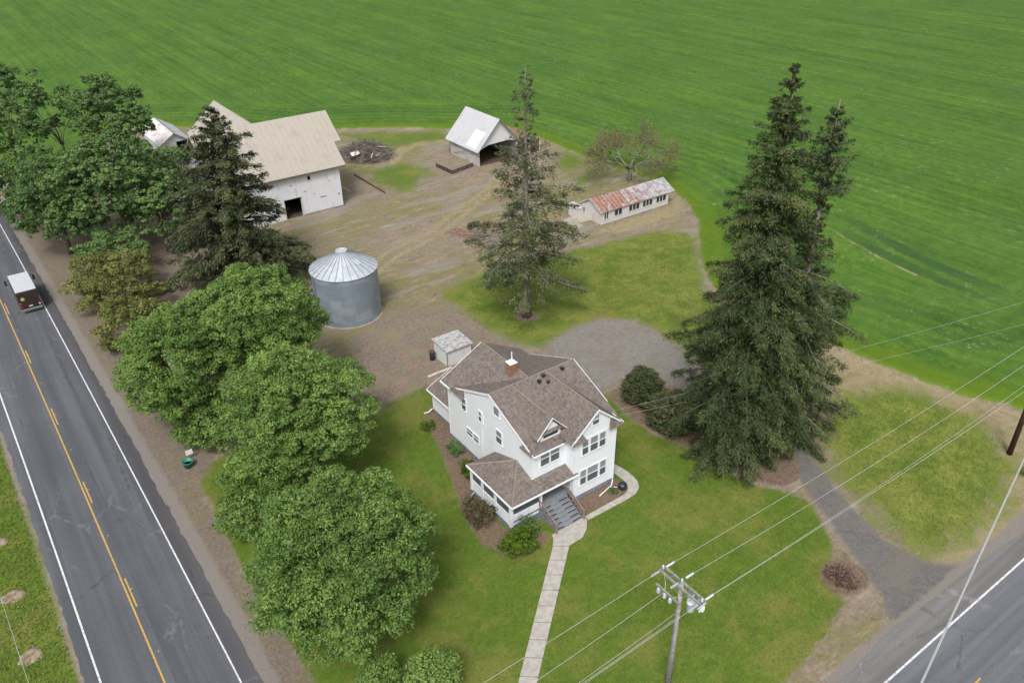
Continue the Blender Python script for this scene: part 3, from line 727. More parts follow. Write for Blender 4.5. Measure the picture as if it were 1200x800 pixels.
# ------------------------------------------------------------------ farmhouse
def window(parent, face, a0, a1, z0, z1, plane, sash=True, fr=.09, name='window', mull=0, glass=('upper_glass','lower_glass'), trim='white_trim', sign=-1):
    """double-hung window on the wall plane; face 'x': plane X=plane seen from -x, face 'y': plane Y=plane seen from -y"""
    def bx(mb, p, q, zz0, zz1, d0, d1):
        lo, hi = sorted((plane+sign*d0, plane+sign*d1))
        if face == 'y': mb.box(p, q, lo, hi, zz0, zz1)
        else: mb.box(lo, hi, p, q, zz0, zz1)
    if parent is H: a0 -= .05; a1 += .05; z0 -= .07; z1 += .06; fr = min(fr, .065)
    f = MB()
    bx(f, a0-fr, a1+fr, z1, z1+fr, -.02, .06); bx(f, a0-fr-.04, a1+fr+.04, z0-fr, z0, -.02, .09)
    bx(f, a0-fr, a0, z0, z1, -.02, .06); bx(f, a1, a1+fr, z0, z1, -.02, .06)
    zm = (z0+z1)/2
    if sash: bx(f, a0, a1, zm-.035, zm+.035, -.02, .045)
    for i in range(mull):
        c = a0 + (a1-a0)*(i+1)/(mull+1); bx(f, c-.02, c+.02, zm+.035 if sash else z0, z1, -.02, .04)
    w = f.build(name, trim, parent)
    if sash:
        g = MB(); bx(g, a0, a1, zm+.035, z1, -.02, .018); g.build('upper_sash', glass[0], w)
        g = MB(); bx(g, a0, a1, z0, zm-.035, -.02, .03); g.build('lower_sash', glass[1], w)
    else:
        g = MB(); bx(g, a0, a1, z0, z1, -.02, .018); g.build('pane', glass[1], w)
    return w

H = thing('farmhouse', 'white two storey farmhouse with brown shingle roof, front gable and screened corner porch', 'house', (33.5,45,0))
w = MB()
w.box(29.6,37.8,42.2,51.7,.45,6.0)             # main block
w.box(29.6,33.0,39.4,42.2,3.2,6.0)             # upper bay over the porch
w.box(33.0,37.36,38.3,42.2,.45,6.0)            # front wing
w.prism([(29.6,39.4,6.0),(29.6,50.6,6.0),(29.6,45,8.36)], (.25,0,0))
w.prism([(37.55,39.4,6.0),(37.55,50.6,6.0),(37.55,45,8.36)], (.25,0,0))
w.prism([(33.0,38.3,6.0),(37.36,38.3,6.0),(37.36,38.3,6.45),(35.2,38.3,8.38),(33.0,38.3,6.45)], (0,.25,0))
w.prism([(29.6,51.45,6.0),(37.6,51.45,6.0),(33.6,51.45,8.22)], (0,.25,0))
w.build('wall', 'white_siding', H)
l = MB()
l.box(30.3,34.8,51.7,55.9,.45,2.8); l.prism([(30.3,55.65,2.8),(34.8,55.65,2.8),(32.55,55.65,3.75)], (0,.25,0))
l.build('rear_addition', 'white_siding', H)
fd = MB()
fd.box(29.66,37.74,42.26,51.64,-.1,.45); fd.box(33.06,37.3,38.36,42.26,-.1,.45); fd.box(30.36,34.74,51.64,55.84,-.1,.45)
fd.build('foundation', 'foundation_paint', H)
# corner boards and band boards
for x, y, z0, z1 in ((29.6,51.7,.45,6),(33,38.3,.45,6.3),(37.36,38.3,.45,6.3),(29.6,39.4,3.2,6),(30.3,55.9,.45,2.8)):
    MB().box(x-.025,x+.12 if x < 35 else x+.025,y-.025,y+.10,z0,z1).build('corner_board', 'white_trim', H)
cb = MB(); cb.box(32.97,37.39,38.26,38.29,5.99,6.16); 
cb.build('band_board', 'white_trim', H)
# roofs
def roof(name, *slabs, mat='shingles', th=.13, parent=H):
    mb = MB()
    for s in slabs: mb.slab(s, th)
    return mb.build(name, mat, parent)
mr = roof('main_roof', [(29.48,39.02,6.05),(38.3,39.02,6.05),(38.3,45,8.56),(29.48,45,8.56)], [(29.48,45,8.56),(38.3,45,8.56),(38.3,50.98,6.05),(29.48,50.98,6.05)])
wr = roof('front_gable_roof', [(32.5,38.08,6.24),(35.2,38.08,8.60),(35.2,45.1,8.60),(32.5,39.6,6.24)], [(37.9,38.08,6.24),(35.2,38.08,8.60),(35.2,45.1,8.60),(37.9,39.6,6.24)])
rr = roof('rear_roof', [(29.2,50.6,6.19),(29.2,52.2,6.19),(33.6,52.2,8.5),(33.6,45.15,8.5)], [(37.95,50.5,6.2),(37.95,52.2,6.2),(33.6,52.2,8.5),(33.6,45.15,8.5)])
lr_ = roof('addition_roof', [(29.95,51.72,2.72),(32.55,51.72,3.88),(32.55,56.3,3.88),(29.95,56.3,2.72)], [(35.15,51.72,2.72),(32.55,51.72,3.88),(32.55,56.3,3.88),(35.15,56.3,2.72)])
pr = roof('porch_roof', [(26.75,38.12,2.98),(33.35,38.12,2.98),(33.35,38.24,3.02),(32.97,38.3,3.04),(32.97,39.38,3.42),(29.6,39.38,3.42),(29.58,41.3,4.10)],
          [(26.75,38.12,2.98),(29.58,41.3,4.10),(29.58,41.4,4.10),(26.75,44.5,2.98)], [(26.75,44.5,2.98),(29.58,44.5,2.98),(29.58,41.4,4.10)])
for nm, p, q in (('m',(29.5,45,8.575),(38.28,45,8.575)),('f',(35.2,38.1,8.615),(35.2,45,8.615)),('r',(33.6,45.2,8.515),(33.6,52.18,8.515)),('d',(31.75,39.6,8.435),(31.75,44.7,8.435)),('v',(26.78,38.15,2.995),(29.56,41.3,4.11)),('w',(26.78,44.46,2.995),(29.56,41.4,4.11))):
    MB().tube([p, q], .055, 6).build('ridge_cap', 'ridge_shingle', H)
# dormer
dw = MB(); dw.box(30.75,32.75,39.8,41.5,6.2,7.05); dw.prism([(30.75,39.8,7.05),(32.75,39.8,7.05),(31.75,39.8,8.12)], (0,.2,0))
dm = dw.build('dormer', 'white_trim', H)
dr_ = MB(); dr_.slab([(30.25,39.58,6.80),(31.75,39.58,8.42),(31.75,44.7,8.42),(30.25,40.9,6.80)], .11); dr_.slab([(33.25,39.58,6.80),(31.75,39.58,8.42),(31.75,44.7,8.42),(33.25,40.9,6.80)], .11)
dr_.slab([(30.65,39.60,7.02),(32.85,39.60,7.02),(32.7,39.79,7.26),(30.8,39.79,7.26)], .05)
dr_.build('dormer_roof', 'shingles', dm)
g = MB(); g.box(31.05,32.45,39.75,39.79,6.62,6.90); g.build('window', 'dark_glass', dm)
g = MB()
for a, b in (((30.25,39.56,6.74),(31.75,39.56,8.36)),((33.25,39.56,6.74),(31.75,39.56,8.36))):
    a, b = Vector(a), Vector(b); g.prism([a, b, b+Vector((0,0,.10)), a+Vector((0,0,.10))], (0,-.05,0))
g.build('bargeboard', 'white_trim', dm)
# small shingled returns under the gables
for q in ([(32.5,37.9,6.16),(34.0,37.9,6.16),(33.7,38.29,6.80),(33.0,38.29,6.80)], [(37.9,37.9,6.16),(36.35,37.9,6.16),(36.7,38.29,6.90),(37.4,38.29,6.90)], [(29.2,48.7,5.95),(29.2,50.5,5.95),(29.59,50.3,6.65),(29.59,49.1,6.65)], [(29.3,39.05,5.98),(29.3,40.7,5.98),(29.59,40.3,6.45),(29.59,39.4,6.45)]):
    MB().slab(q, .06).build('gable_return', 'shingles', H)
# white rake boards and gutters
def rake(a, b, vec, hgt=.17): 
    a, b = Vector(a), Vector(b); bb = MB(); bb.prism([a-Vector((0,0,hgt)), b-Vector((0,0,hgt)), b+Vector((0,0,.01)), a+Vector((0,0,.01))], vec); bb.build('bargeboard', 'white_trim', H)
rake((32.5,38.08,6.24),(35.2,38.08,8.60),(0,-.05,0)); rake((37.9,38.08,6.24),(35.2,38.08,8.60),(0,-.05,0))
rake((29.48,39.02,6.05),(29.48,45,8.56),(-.05,0,0)); rake((29.48,50.98,6.05),(29.48,45,8.56),(-.05,0,0))
rake((38.3,50.98,6.05),(38.3,45,8.56),(.05,0,0)); rake((38.3,40.5,6.67),(38.3,45,8.56),(.05,0,0))
rake((29.2,52.2,6.19),(33.6,52.2,8.5),(0,.05,0)); rake((29.95,56.3,2.72),(32.55,56.3,3.88),(0,.05,0))
for q in ((29.45,32.45,38.90,39.0,5.90,6.01),(26.72,33.36,38.02,38.11,2.84,2.97),(26.64,26.74,38.05,44.5,2.84,2.97),(29.08,29.18,50.7,52.2,6.05,6.17),(29.83,29.93,51.75,56.3,2.58,2.70),(37.92,38.0,38.1,45,6.10,6.22)):
    MB().box(*q).build('gutter', 'white_trim', H)
dp = MB(); dp.tube([(29.53,46.3,5.9),(29.53,46.3,1.0),(29.53,46.3,.2)], .045, 6); dp.build('downspout', 'white_trim', H)
dp = MB(); dp.tube([(37.3,38.2,6.1),(37.3,38.24,.3),(36.9,37.9,.12),(35.2,37.5,.1)], .05, 6); dp.build('downspout', 'white_trim', H)
for x, y in ((34.05,44.3),(34.75,43.9),(34.75,44.62),(36.7,44.55)):
    z = 6.05 + (y-39.02)*.4197
    MB().box(x-.14,x+.14,y-.14,y+.14,z-.02,z+.20).build('roof_vent', 'black_plastic', H)
# chimney
ch = MB().box(32.75,33.45,46.55,47.25,7.2,9.25).build('chimney', 'chimney_brick', H)
c2 = MB(); c2.prism([(32.72,46.52,9.25),(33.48,46.52,9.25),(33.48,47.28,9.25),(32.72,47.28,9.25)], (0,0,.06)); c2.prism([(32.85,46.65,9.31),(33.35,46.65,9.31),(33.35,47.15,9.31),(32.85,47.15,9.31)], (0,0,.10)); c2.build('chimney_cap', 'white_trim', ch)
MB().tube([(33.3,47.1,9.3),(33.3,47.1,10.1)], .05, 8).build('flue_pipe', 'white_trim', ch)
# windows
for a, b in ((33.86,34.36),(34.70,35.36),(35.66,36.18)): window(H, 'y', a, b, 4.62, 5.90, 38.3)
for a, b in ((33.74,34.24),(34.50,35.52),(35.84,36.36)): window(H, 'y', a, b, 1.56, 2.90, 38.3)
window(H, 'y', 34.85, 35.38, 7.18, 7.92, 38.3, mull=2)
window(H, 'y', 30.52, 31.25, 4.38, 5.66, 39.4); window(H, 'y', 31.52, 32.28, 4.38, 5.66, 39.4)
window(H, 'x', 48.86, 49.40, 4.62, 5.72, 29.6); window(H, 'x', 46.27, 46.74, 4.92, 5.84, 29.6)
window(H, 'x', 43.80, 44.48, 6.95, 7.66, 29.6, sash=False, glass=(0,'upper_glass')); window(H, 'x', 43.50, 44.18, 4.32, 5.45, 29.6)
window(H, 'x', 47.98, 48.80, 2.30, 2.86, 29.6); window(H, 'x', 47.02, 47.70, 2.26, 2.84, 29.6)
# porch
dk = MB(); dk.box(26.95,33.0,38.55,42.2,.82,1.0); dk.box(26.95,29.6,42.2,44.2,.82,1.0)
pd = dk.build('porch_deck', 'deck_grey', H)
sk = MB(); sk.box(26.98,29.72,38.62,38.70,-.05,.82); sk.box(26.98,27.06,38.7,44.15,-.05,.82); sk.box(27.06,29.6,44.08,44.15,-.05,.82); sk.box(29.66,29.74,38.0,38.7,-.05,.8)
sk.build('porch_skirt', 'foundation_paint', H)
hw = MB(); hw.box(26.93,29.75,38.56,38.66,.55,1.62); hw.box(26.93,27.03,38.66,44.2,.55,1.62); hw.box(27.03,29.6,44.1,44.2,.55,2.7); hw.build('porch_half_wall', 'white_siding', H)
bm_ = MB(); bm_.box(26.90,33.0,38.5,38.68,2.62,2.9); bm_.box(26.90,27.08,38.68,44.25,2.62,2.9); bm_.build('porch_beam', 'white_trim', H)
for x, y in ((26.88,38.5),(29.72,38.5),(26.88,40.55),(26.88,42.4),(26.88,44.0)):
    MB().box(x,x+.26,y,y+.26,1.0 if x > 29 else .5,2.62).build('porch_post', 'white_trim', H)
for x0, x1, y0, y1 in ((27.14,29.72,38.60,38.63),(26.98,27.01,38.76,40.55),(26.98,27.01,40.81,42.4),(26.98,27.01,42.66,44.0)):
    MB().box(x0,x1,y0,y1,1.62,2.62).build('porch_screen', 'screen_mesh', H)
inn = MB(); inn.box(29.62,33.0,42.14,42.19,1.0,3.2); inn.box(32.94,32.99,38.6,42.1,1.0,3.0); inn.build('porch_wall', 'porch_wall', H)
MB().box(30.6,31.5,42.08,42.13,1.0,3.0).build('front_door', 'old_wood', H)
# steps
st = MB()
for i in range(6):
    st.box(29.78,32.42,38.54-.36*(i+1),38.54-.36*i+(0 if i else 0),-.02,1.0-.166*i-.004)
sp = st.build('porch_steps', 'deck_grey', H)
for i in range(6):
    y = 38.54-.36*(i+1)
    for a, b in ((29.86,30.62),(31.5,32.34)): MB().box(a,b,y+.02,y+.11,1.0-.166*i-.004,1.0-.166*i+.008).build('tread_strip', 'strip_black', sp)
for x in (29.68,32.47):
    rl = MB(); rl.obox((x,37.4,1.42),(0,-2.25,-1.02),2.5,.09,.07); rl.obox((x,37.4,.98),(0,-2.25,-1.02),2.5,.05,.06)
    for f in range(7):
        y = 38.45-f*.35; z = 1.05-(38.5-y)*.45; rl.box(x-.03,x+.03,y-.03,y+.03,max(0,z-.4),z+.82)
    rl.build('stair_railing', 'rail_wood', H)
for x in (29.68,32.47): MB().box(x-.07,x+.07,36.2,36.34,0,1.0).build('newel_post', 'rail_wood', H)

# ------------------------------------------------------------------ barn
B = thing('barn', 'big white barn with tan metal roof and open doorway', 'barn', (38,117,0))
w = MB()
XR, XL = 46.85, 29.0
for a, b, z0, z1 in ((XL,37.78,0,6.1),(40.32,XR,0,6.1),(37.78,40.32,2.95,6.1)): w.box(a,b,110.1,110.3,z0,z1)
w.box(XL,XL+.2,110.3,124,0,6.1); w.box(XR-.2,XR,110.3,124,0,6.1); w.box(XL,XR,124,124.2,0,6.1)
for x in (XL, XR-.2): w.prism([(x,110.1,6.1),(x,124.2,6.1),(x,117.15,12.35)], (.2,0,0))
w.build('wall', 'barn_siding', B)
MB().box(XL+.2,XR-.2,110.3,124,-.05,.012).build('floor', 'earth_floor', B)
rf = MB()
zt = lambda y: 6.45 + (y-109.55)*.83
rf.slab([(28.2,109.55,6.45),(47.75,109.55,6.45),(47.75,112.75,zt(112.75)),(28.2,112.75,zt(112.75))], .16)
rf.slab([(28.2,112.75,zt(112.75)),(48.85,112.75,zt(112.75)),(48.85,117.1,zt(117.1)),(28.2,117.1,zt(117.1))], .16)
rf.slab([(28.2,117.1,zt(117.1)),(48.85,117.1,zt(117.1)),(48.85,124.7,6.4),(28.2,124.7,6.4)], .16)
rf.build('roof', 'tan_metal_roof', B)
tr = MB(); tr.box(28.2,47.75,109.46,109.54,6.2,6.44); tr.build('fascia', 'old_wood', B)
rw = MB()
rw.slab([(37.4,117.2,12.55),(37.4,134.4,12.55),(32.2,134.4,8.1),(32.2,117.2,8.1)], .16); rw.slab([(37.4,117.2,12.55),(37.4,134.4,12.55),(42.6,134.4,8.1),(42.6,117.2,8.1)], .16)
rw.build('rear_wing_roof', 'tan_metal_roof_wing', B)
ww = MB(); ww.box(32.9,41.9,124.2,133.9,0,8.5); ww.prism([(32.9,133.7,8.5),(41.9,133.7,8.5),(37.4,133.7,12.3)], (0,.2,0)); ww.build('rear_wing_wall', 'barn_siding', B)
window(B, 'y', 41.76, 42.16, 5.22, 5.78, 110.1, sash=False, fr=.07, glass=(0,'dark_void'), trim='dull_white_trim')
for q in ((43.3,44.3,2.2,2.28),(46.2,46.45,2.0,2.2),(40.9,41.3,3.6,3.66),(38.9,39.3,4.9,4.97),(44.9,45.2,4.4,4.46),(42.4,42.6,2.9,2.97)): MB().box(q[0],q[1],110.05,110.09,q[2],q[3]).build('loose_board', 'old_wood', B)
df = MB(); df.box(37.66,37.77,110.04,110.09,0,3.05); df.box(40.33,40.44,110.04,110.09,0,3.05); df.box(37.66,40.44,110.04,110.09,2.96,3.08); df.build('door_frame', 'dull_white_trim', B)
sl = MB(); sl.box(40.5,46.9,109.9,110.09,-.03,.22); sl.build('stone_sill', 'grey_rubble', B)

# ------------------------------------------------------------------ machine shed with lean-to
S = thing('machine_shed', 'white steep roofed shed with an open front and a rusty brown lean-to', 'shed', (77.3,117,0))
w = MB()
w.box(73.2,73.38,112.3,121.6,0,2.95); w.box(81.22,81.4,112.3,121.6,0,2.95); w.box(73.2,81.4,121.45,121.6,0,2.95)
w.prism([(73.2,121.45,2.95),(81.4,121.45,2.95),(77.3,121.45,7.3)], (0,.15,0))
w.build('wall', 'worn_boards', S)
gb = MB(); gb.prism([(73.2,112.3,2.95),(73.6,112.3,2.75),(75.4,112.3,3.35),(79,112.3,3.45),(81.0,112.3,3.15),(81.4,112.3,2.95),(77.3,112.3,7.3)], (0,.15,0)); gb.build('gable_wall', 'shed_siding', S)
rf = MB(); rf.slab([(72.65,111.7,2.55),(77.3,111.7,7.5),(77.3,122.2,7.5),(72.65,122.2,2.55)], .13); rf.slab([(81.95,111.7,2.55),(77.3,111.7,7.5),(77.3,122.2,7.5),(81.95,122.2,2.55)], .13); rf.build('roof', 'white_metal_roof', S)
bs = MB()
def onroof(x, y, up=.03): return (x, y, 2.55+(x-72.65)*1.0645+up)
bs.slab([onroof(72.95,112.9),onroof(75.2,112.9),onroof(75.2,115.9),onroof(72.95,115.9)], .025); bs.build('replacement_sheet', 'bright_metal_sheet', S)['label'] = 'brighter new sheet on the roof'
for a, b in (((72.65,111.66,2.5),(77.3,111.66,7.45)),((81.95,111.66,2.5),(77.3,111.66,7.45))):
    a, b = Vector(a), Vector(b); MB().prism([a-Vector((0,0,.12)), b-Vector((0,0,.12)), b, a], (0,.03,0)).build('bargeboard', 'old_wood', S)
fl = MB().box(73.4,81.2,112.3,121.4,-.04,.012).build('floor', 'earth_floor', S)
lt = MB(); lt.slab([(81.2,112.4,4.0),(86.9,112.4,2.2),(86.9,121.5,2.2),(81.2,121.5,4.0)], .1); lt.build('lean_to_roof', 'brown_rust_roof', S)
for x, y in ((86.5,112.7),(86.5,117),(84.2,112.7),(86.5,121.2)): MB().box(x-.1,x+.1,y-.1,y+.1,0,2.35).build('post', 'pale_plank' if y < 113 else 'old_wood', S)
MB().box(84.3,86.4,112.72,112.8,.1,2.2).build('lean_to_wall', 'old_wood', S); MB().box(81.4,86.5,121.25,121.4,0,2.4).build('lean_to_wall', 'old_wood', S)

# ------------------------------------------------------------------ long poultry house
K = thing('poultry_house', 'long low white poultry house with a red rusting roof and a row of windows', 'shed', (79.5,82.8,0))
x0, x1, y0, y1 = 72.8, 86.1, 80.35, 85.0
w = MB(); w.box(x0,x1,y0,y0+.15,.10,2.15); w.box(x0,x0+.15,y0+.15,y1-.15,.10,2.15); w.box(x1-.15,x1,y0+.15,y1-.15,.10,2.15); w.box(x0,x1,y1-.15,y1,.10,2.15)
for x in (x0, x1-.15): w.prism([(x,y0,2.15),(x,y1,2.15),(x,(y0+y1)/2,3.32)], (.15,0,0))
w.build('wall', 'coop_siding', K)
MB().box(x0+.03,x1-.03,y0+.03,y1-.03,-.05,.10).build('foundation', 'grey_rubble', K)
rf = MB(); ym = (y0+y1)/2
rf.slab([(x0-.25,y0-.3,2.06),(x1+.9,y0-.3,2.06),(x1+.9,ym,3.46),(x0-.25,ym,3.46)], .08); rf.slab([(x0-.25,y1+.3,2.06),(x1+.9,y1+.3,2.06),(x1+.9,ym,3.46),(x0-.25,ym,3.46)], .08)
rf.build('roof', 'rusty_coop_roof', K)
for xx in (x0-.31, x1+.91):
    for yy in (y0-.3, y1+.3):
        a, b = Vector((xx,yy,1.96)), Vector((xx,ym,3.36)); MB().prism([a,b,b+Vector((0,0,.12)),a+Vector((0,0,.12))], (.05,0,0)).build('bargeboard', 'dull_white_trim', K)
for a, b, m_ in ((73.35,74.05,1),(75.3,76.7,1),(78.1,80.1,2),(80.85,82.7,2),(83.6,85.5,2)):
    ww_ = window(K, 'y', a, b, .92, 1.78, y0, sash=False, fr=.07, mull=0, glass=(0,'dark_glass'), trim='dull_white_trim')
    for i in range(m_): c = a+(b-a)*(i+1)/(m_+1); MB().box(c-.06,c+.06,y0-.05,y0-.02,.92,1.78).build('mullion', 'dull_white_trim', ww_)
window(K, 'x', 83.95, 84.4, 1.0, 1.62, x0, sash=False, fr=.06, glass=(0,'dark_glass'), trim='dull_white_trim')
dd = MB().box(x0-.05,x0-.01,81.7,82.3,.3,1.55).build('door', 'pale_plank', K)
la = MB(); la.box(71.7,72.75,84.2,86.4,0,1.62); la.build('side_shed', 'coop_siding', K)
la = MB(); la.slab([(71.6,84.1,1.64),(72.78,84.1,1.78),(72.78,86.6,1.78),(71.6,86.6,1.64)], .08); la.build('side_shed_roof', 'dull_white_trim', K)

# ------------------------------------------------------------------ grain bin
GB_ = thing('grain_bin', 'round corrugated steel grain bin with a conical roof', 'grain bin', (32.6,78.9,0))
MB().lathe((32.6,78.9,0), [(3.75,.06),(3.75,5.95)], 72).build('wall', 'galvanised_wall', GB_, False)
MB().lathe((32.6,78.9,0), [(3.92,-.05),(3.92,.06)], 48).build('base_ring', 'slab_concrete', GB_)
MB().lathe((32.6,78.9,0), [(3.83,5.90),(3.89,5.96),(.55,7.86)], 28).build('roof', 'galvanised_roof', GB_)
rb = MB()
for i in range(28):
    a = 2*math.pi*i/28
    p, q = Vector((32.6+3.88*math.cos(a),78.9+3.88*math.sin(a),5.975)), Vector((32.6+.56*math.cos(a),78.9+.56*math.sin(a),7.87))
    rb.obox((p+q)/2, q-p, (q-p).length, .06, .07)
rb.build('roof_rib', 'galvanised_dark', GB_)
MB().lathe((32.6,78.9,0), [(.66,7.78),(.66,8.02),(.52,8.05),(.5,7.95),(.1,7.99)], 24).build('roof_cap', 'galvanised_roof', GB_)
ht = MB(); ht.obox((33.4,76.9,6.95),(-.35,.8,.44),.7,.6,.12); ht.build('roof_hatch', 'galvanised_roof', GB_)
ld = MB()
for s in (-.2,.2): ld.tube([(28.8,78.7+s,.3),(28.8,78.7+s,6.1)], .03, 5)
for z in np.arange(.5,6,.35): ld.tube([(28.8,78.5,z),(28.8,78.9,z)], .02, 5)
ld.build('ladder', 'galvanised_dark', GB_)

# ------------------------------------------------------------------ far shed between the maples and the barn
F_ = thing('gable_shed', 'small white gabled shed with rust streaked roof, half behind trees left of the barn', 'shed', (33.85,157,0))
w = MB(); a, b, c, d = 31.25, 36.45, 151.0, 162.4
w.box(a,34.05,c,c+.15,0,2.4); w.box(36.08,b,c,c+.15,0,2.4); w.prism([(a,c,2.4),(b,c,2.4),(33.85,c,3.95)], (0,.15,0))
w.box(a,a+.15,c+.15,d,0,2.4); w.box(b-.15,b,c+.15,d,0,2.4); w.box(a,b,d,d+.15,0,2.4); w.prism([(a,d,2.4),(b,d,2.4),(33.85,d,3.95)], (0,.15,0))
w.build('wall', 'shed_siding', F_)
MB().slab([(30.85,150.4,2.2),(33.85,150.4,4.15),(33.85,163.1,4.15),(30.85,163.1,2.2)], .1).build('roof_slope', 'rust_stained_roof', F_)
MB().slab([(36.85,150.4,2.2),(33.85,150.4,4.15),(33.85,163.1,4.15),(36.85,163.1,2.2)], .1).build('roof_slope', 'white_metal_roof', F_)
MB().box(33.73,33.97,150.4,163.1,4.13,4.19).build('ridge_cap', 'galvanised_dark', F_)
MB().box(a+.15,b-.15,c+.15,d,-.04,.012).build('floor', 'earth_floor', F_)

# ------------------------------------------------------------------ little shed behind the house
Q = thing('well_house', 'small white shed with mossy grey flat roof behind the farmhouse', 'shed', (37.1,63.3,0))
w = MB(); w.prism([(35.6,62,0),(35.6,64.6,0),(35.6,64.6,2.02),(35.6,62,1.82)], (3.0,0,0)); w.build('wall', 'shed_siding', Q)
MB().slab([(35.45,61.8,1.90),(38.75,61.8,1.90),(38.75,64.8,2.13),(35.45,64.8,2.13)], .09).build('roof', 'mossy_grey_roof', Q)
cbm = MB(); cbm.box(35.56,35.64,61.94,61.99,0,1.8); cbm.build('corner_board', 'galvanised_dark', Q)

# ------------------------------------------------------------------ broadleaf trees along the road
G1 = 'broadleaf trees along the road'
broadleaf('maple_tree', 'round leafy maple nearest the side road, its crown covering the lawn left of the walk', 'tree', (12.4,36.6,0), (12.9,37.4,6.7), (4.9,5.0,4.6), 100, (.85,1.8), 11, group=G1, zmin=-.85, leaf=.165, subs=15, per=50, tshift=-.03)
broadleaf('maple_tree', 'broad light green maple beside the house, left of the porch', 'tree', (15.2,51.4,0), (16.0,52.6,7.9), (4.6,4.7,5.0), 93, (.85,1.75), 12, group=G1, zmin=-.85, leaf=.17, subs=15, per=50, tshift=.12, extra=[(22.6,57.6,7.0,1.4),(21.0,56.4,6.9,1.6),(23.4,56.4,6.0,1.1),(20.0,55.0,7.6,1.7)])
broadleaf('maple_tree', 'tall domed maple in front of the grain bin', 'tree', (18.2,65.2,0), (17.9,66.2,9.2), (4.9,5.2,4.9), 100, (.85,1.85), 13, group=G1, zmin=-.85, leaf=.185, subs=14, per=48, tshift=.06, extra=[(23.8,67.0,7.2,1.5),(24.4,69.2,6.4,1.3)])
broadleaf('maple_tree', 'leafy maple overhanging the road shoulder behind the green tub', 'tree', (10.6,66.2,0), (11.0,67.0,7.2), (4.1,4.8,4.8), 76, (.85,1.7), 14, group=G1, zmin=-.85, leaf=.185, subs=14, per=48)
G2 = 'dark trees at the far end of the roadside row'
broadleaf('oak_tree', 'large dark leafy tree left of the barn, fullest of the far roadside row', 'tree', (16.6,114.6,0), (17.0,115.5,8.2), (8.0,7.4,6.6), 62, (1.5,2.5), 21, 'dark_leaves', .34, 5.0, 38, .4, G2, .05)
broadleaf('oak_tree', 'dark leafy tree in front of the small gabled shed', 'tree', (20.6,109.6,0), (20.8,110.2,6.2), (5.0,5.0,5.2), 34, (1.3,2.1), 22, 'dark_leaves', .33, 5.2, 38, .3, G2, .10)
broadleaf('oak_tree', 'deep green tree hanging over the far road verge', 'tree', (9.6,117.0,0), (9.8,118,6.8), (4.4,6.2,6.0), 40, (1.3,2.1), 23, 'dark_leaves', .34, 5.0, 38, .3, G2, -.04)
broadleaf('oak_tree', 'dark loose crowned tree whose top stands against the field behind the shed', 'tree', (22.6,142,0), (22.8,142.6,10.4), (5.6,5.2,5.8), 44, (1.1,1.9), 24, 'dark_leaves', .34, 6, 36, .3, G2, -.05, zmin=-.85, fill=.3)
broadleaf('oak_tree', 'thin open tree with bare stems beside the field corner', 'tree', (15.6,146,0), (15.8,146.4,12.0), (4.6,4.6,5.6), 24, (1.0,1.7), 25, 'dark_leaves', .34, 6, 34, .22, G2, -.06, fill=.3, zmin=-.9)
broadleaf('oak_tree', 'dark tree with a gap of field below its top, at the far left corner', 'tree', (9.0,152,0), (9.6,152,11.6), (4.8,5.5,6.8), 36, (1.1,1.9), 26, 'dark_leaves', .34, 6, 36, .26, G2, -.06, fill=.3, zmin=-.9)
broadleaf('oak_tree', 'low dark tree below the open one, against the road at the far left', 'tree', (7.6,131,0), (7.8,131,5.6), (4.0,5.0,5.2), 26, (1.2,2.0), 27, 'dark_leaves', .34, 5.0, 36, .26, G2, -.08)
G3 = 'roadside scrub'
broadleaf('scrub_bush', 'large yellowish scrub bush between the dark fir and the road', 'bush', (11.4,98.0,0), (11.6,97.6,2.8), (4.4,6.0,2.8), 46, (.9,1.5), 31, 'yellow_leaves', .24, 9, 34, .12, G3, 0, zmin=-.8)
broadleaf('scrub_bush', 'yellow green scrub bush just behind the big roadside maple', 'bush', (11.2,87.6,0), (11.4,87.8,1.9), (3.6,5.6,2.1), 36, (.8,1.4), 32, 'yellow_leaves', .24, 9, 34, .10, G3, -.14, zmin=-.8)
broadleaf('scrub_bush', 'mid green scrub bush at the foot of the dark roadside trees', 'bush', (13.2,106.2,0), (13.2,106,2.6), (3.6,3.6,2.8), 26, (.9,1.5), 33, 'dark_leaves', .28, 7, 34, .12, G3, .22, zmin=-.8)
broadleaf('scrub_bush', 'bright green undergrowth bush beside the green tub', 'bush', (11.4,64.6,0), (11.4,64.6,1.9), (1.9,2.6,2.0), 24, (.7,1.2), 34, 'maple_leaves', .20, 12, 34, .08, G3, .05, zmin=-.8)
broadleaf('scrub_bush', 'leafy undergrowth bush under the maple left of the porch', 'bush', (10.6,50.4,0), (10.8,51,2.0), (2.0,3.4,2.2), 26, (.7,1.2), 35, 'maple_leaves', .20, 12, 34, .08, G3, -.02, zmin=-.8)
broadleaf('young_tree', 'small round young tree at the lower edge of the lawn, nearer the walk', 'tree', (14.5,30.0,0), (14.6,29.8,2.2), (1.3,1.3,1.4), 34, (.34,.55), 36, 'maple_leaves', .15, 26, 34, .08, 'young trees on the lawn edge', .14, zmin=-.8)
broadleaf('young_tree', 'small upright young tree at the lower edge of the lawn, beside the maple', 'tree', (11.6,31.6,0), (11.6,31.4,2.1), (.95,.95,1.4), 26, (.32,.5), 37, 'maple_leaves', .15, 26, 34, .08, 'young trees on the lawn edge', .10, zmin=-.8)

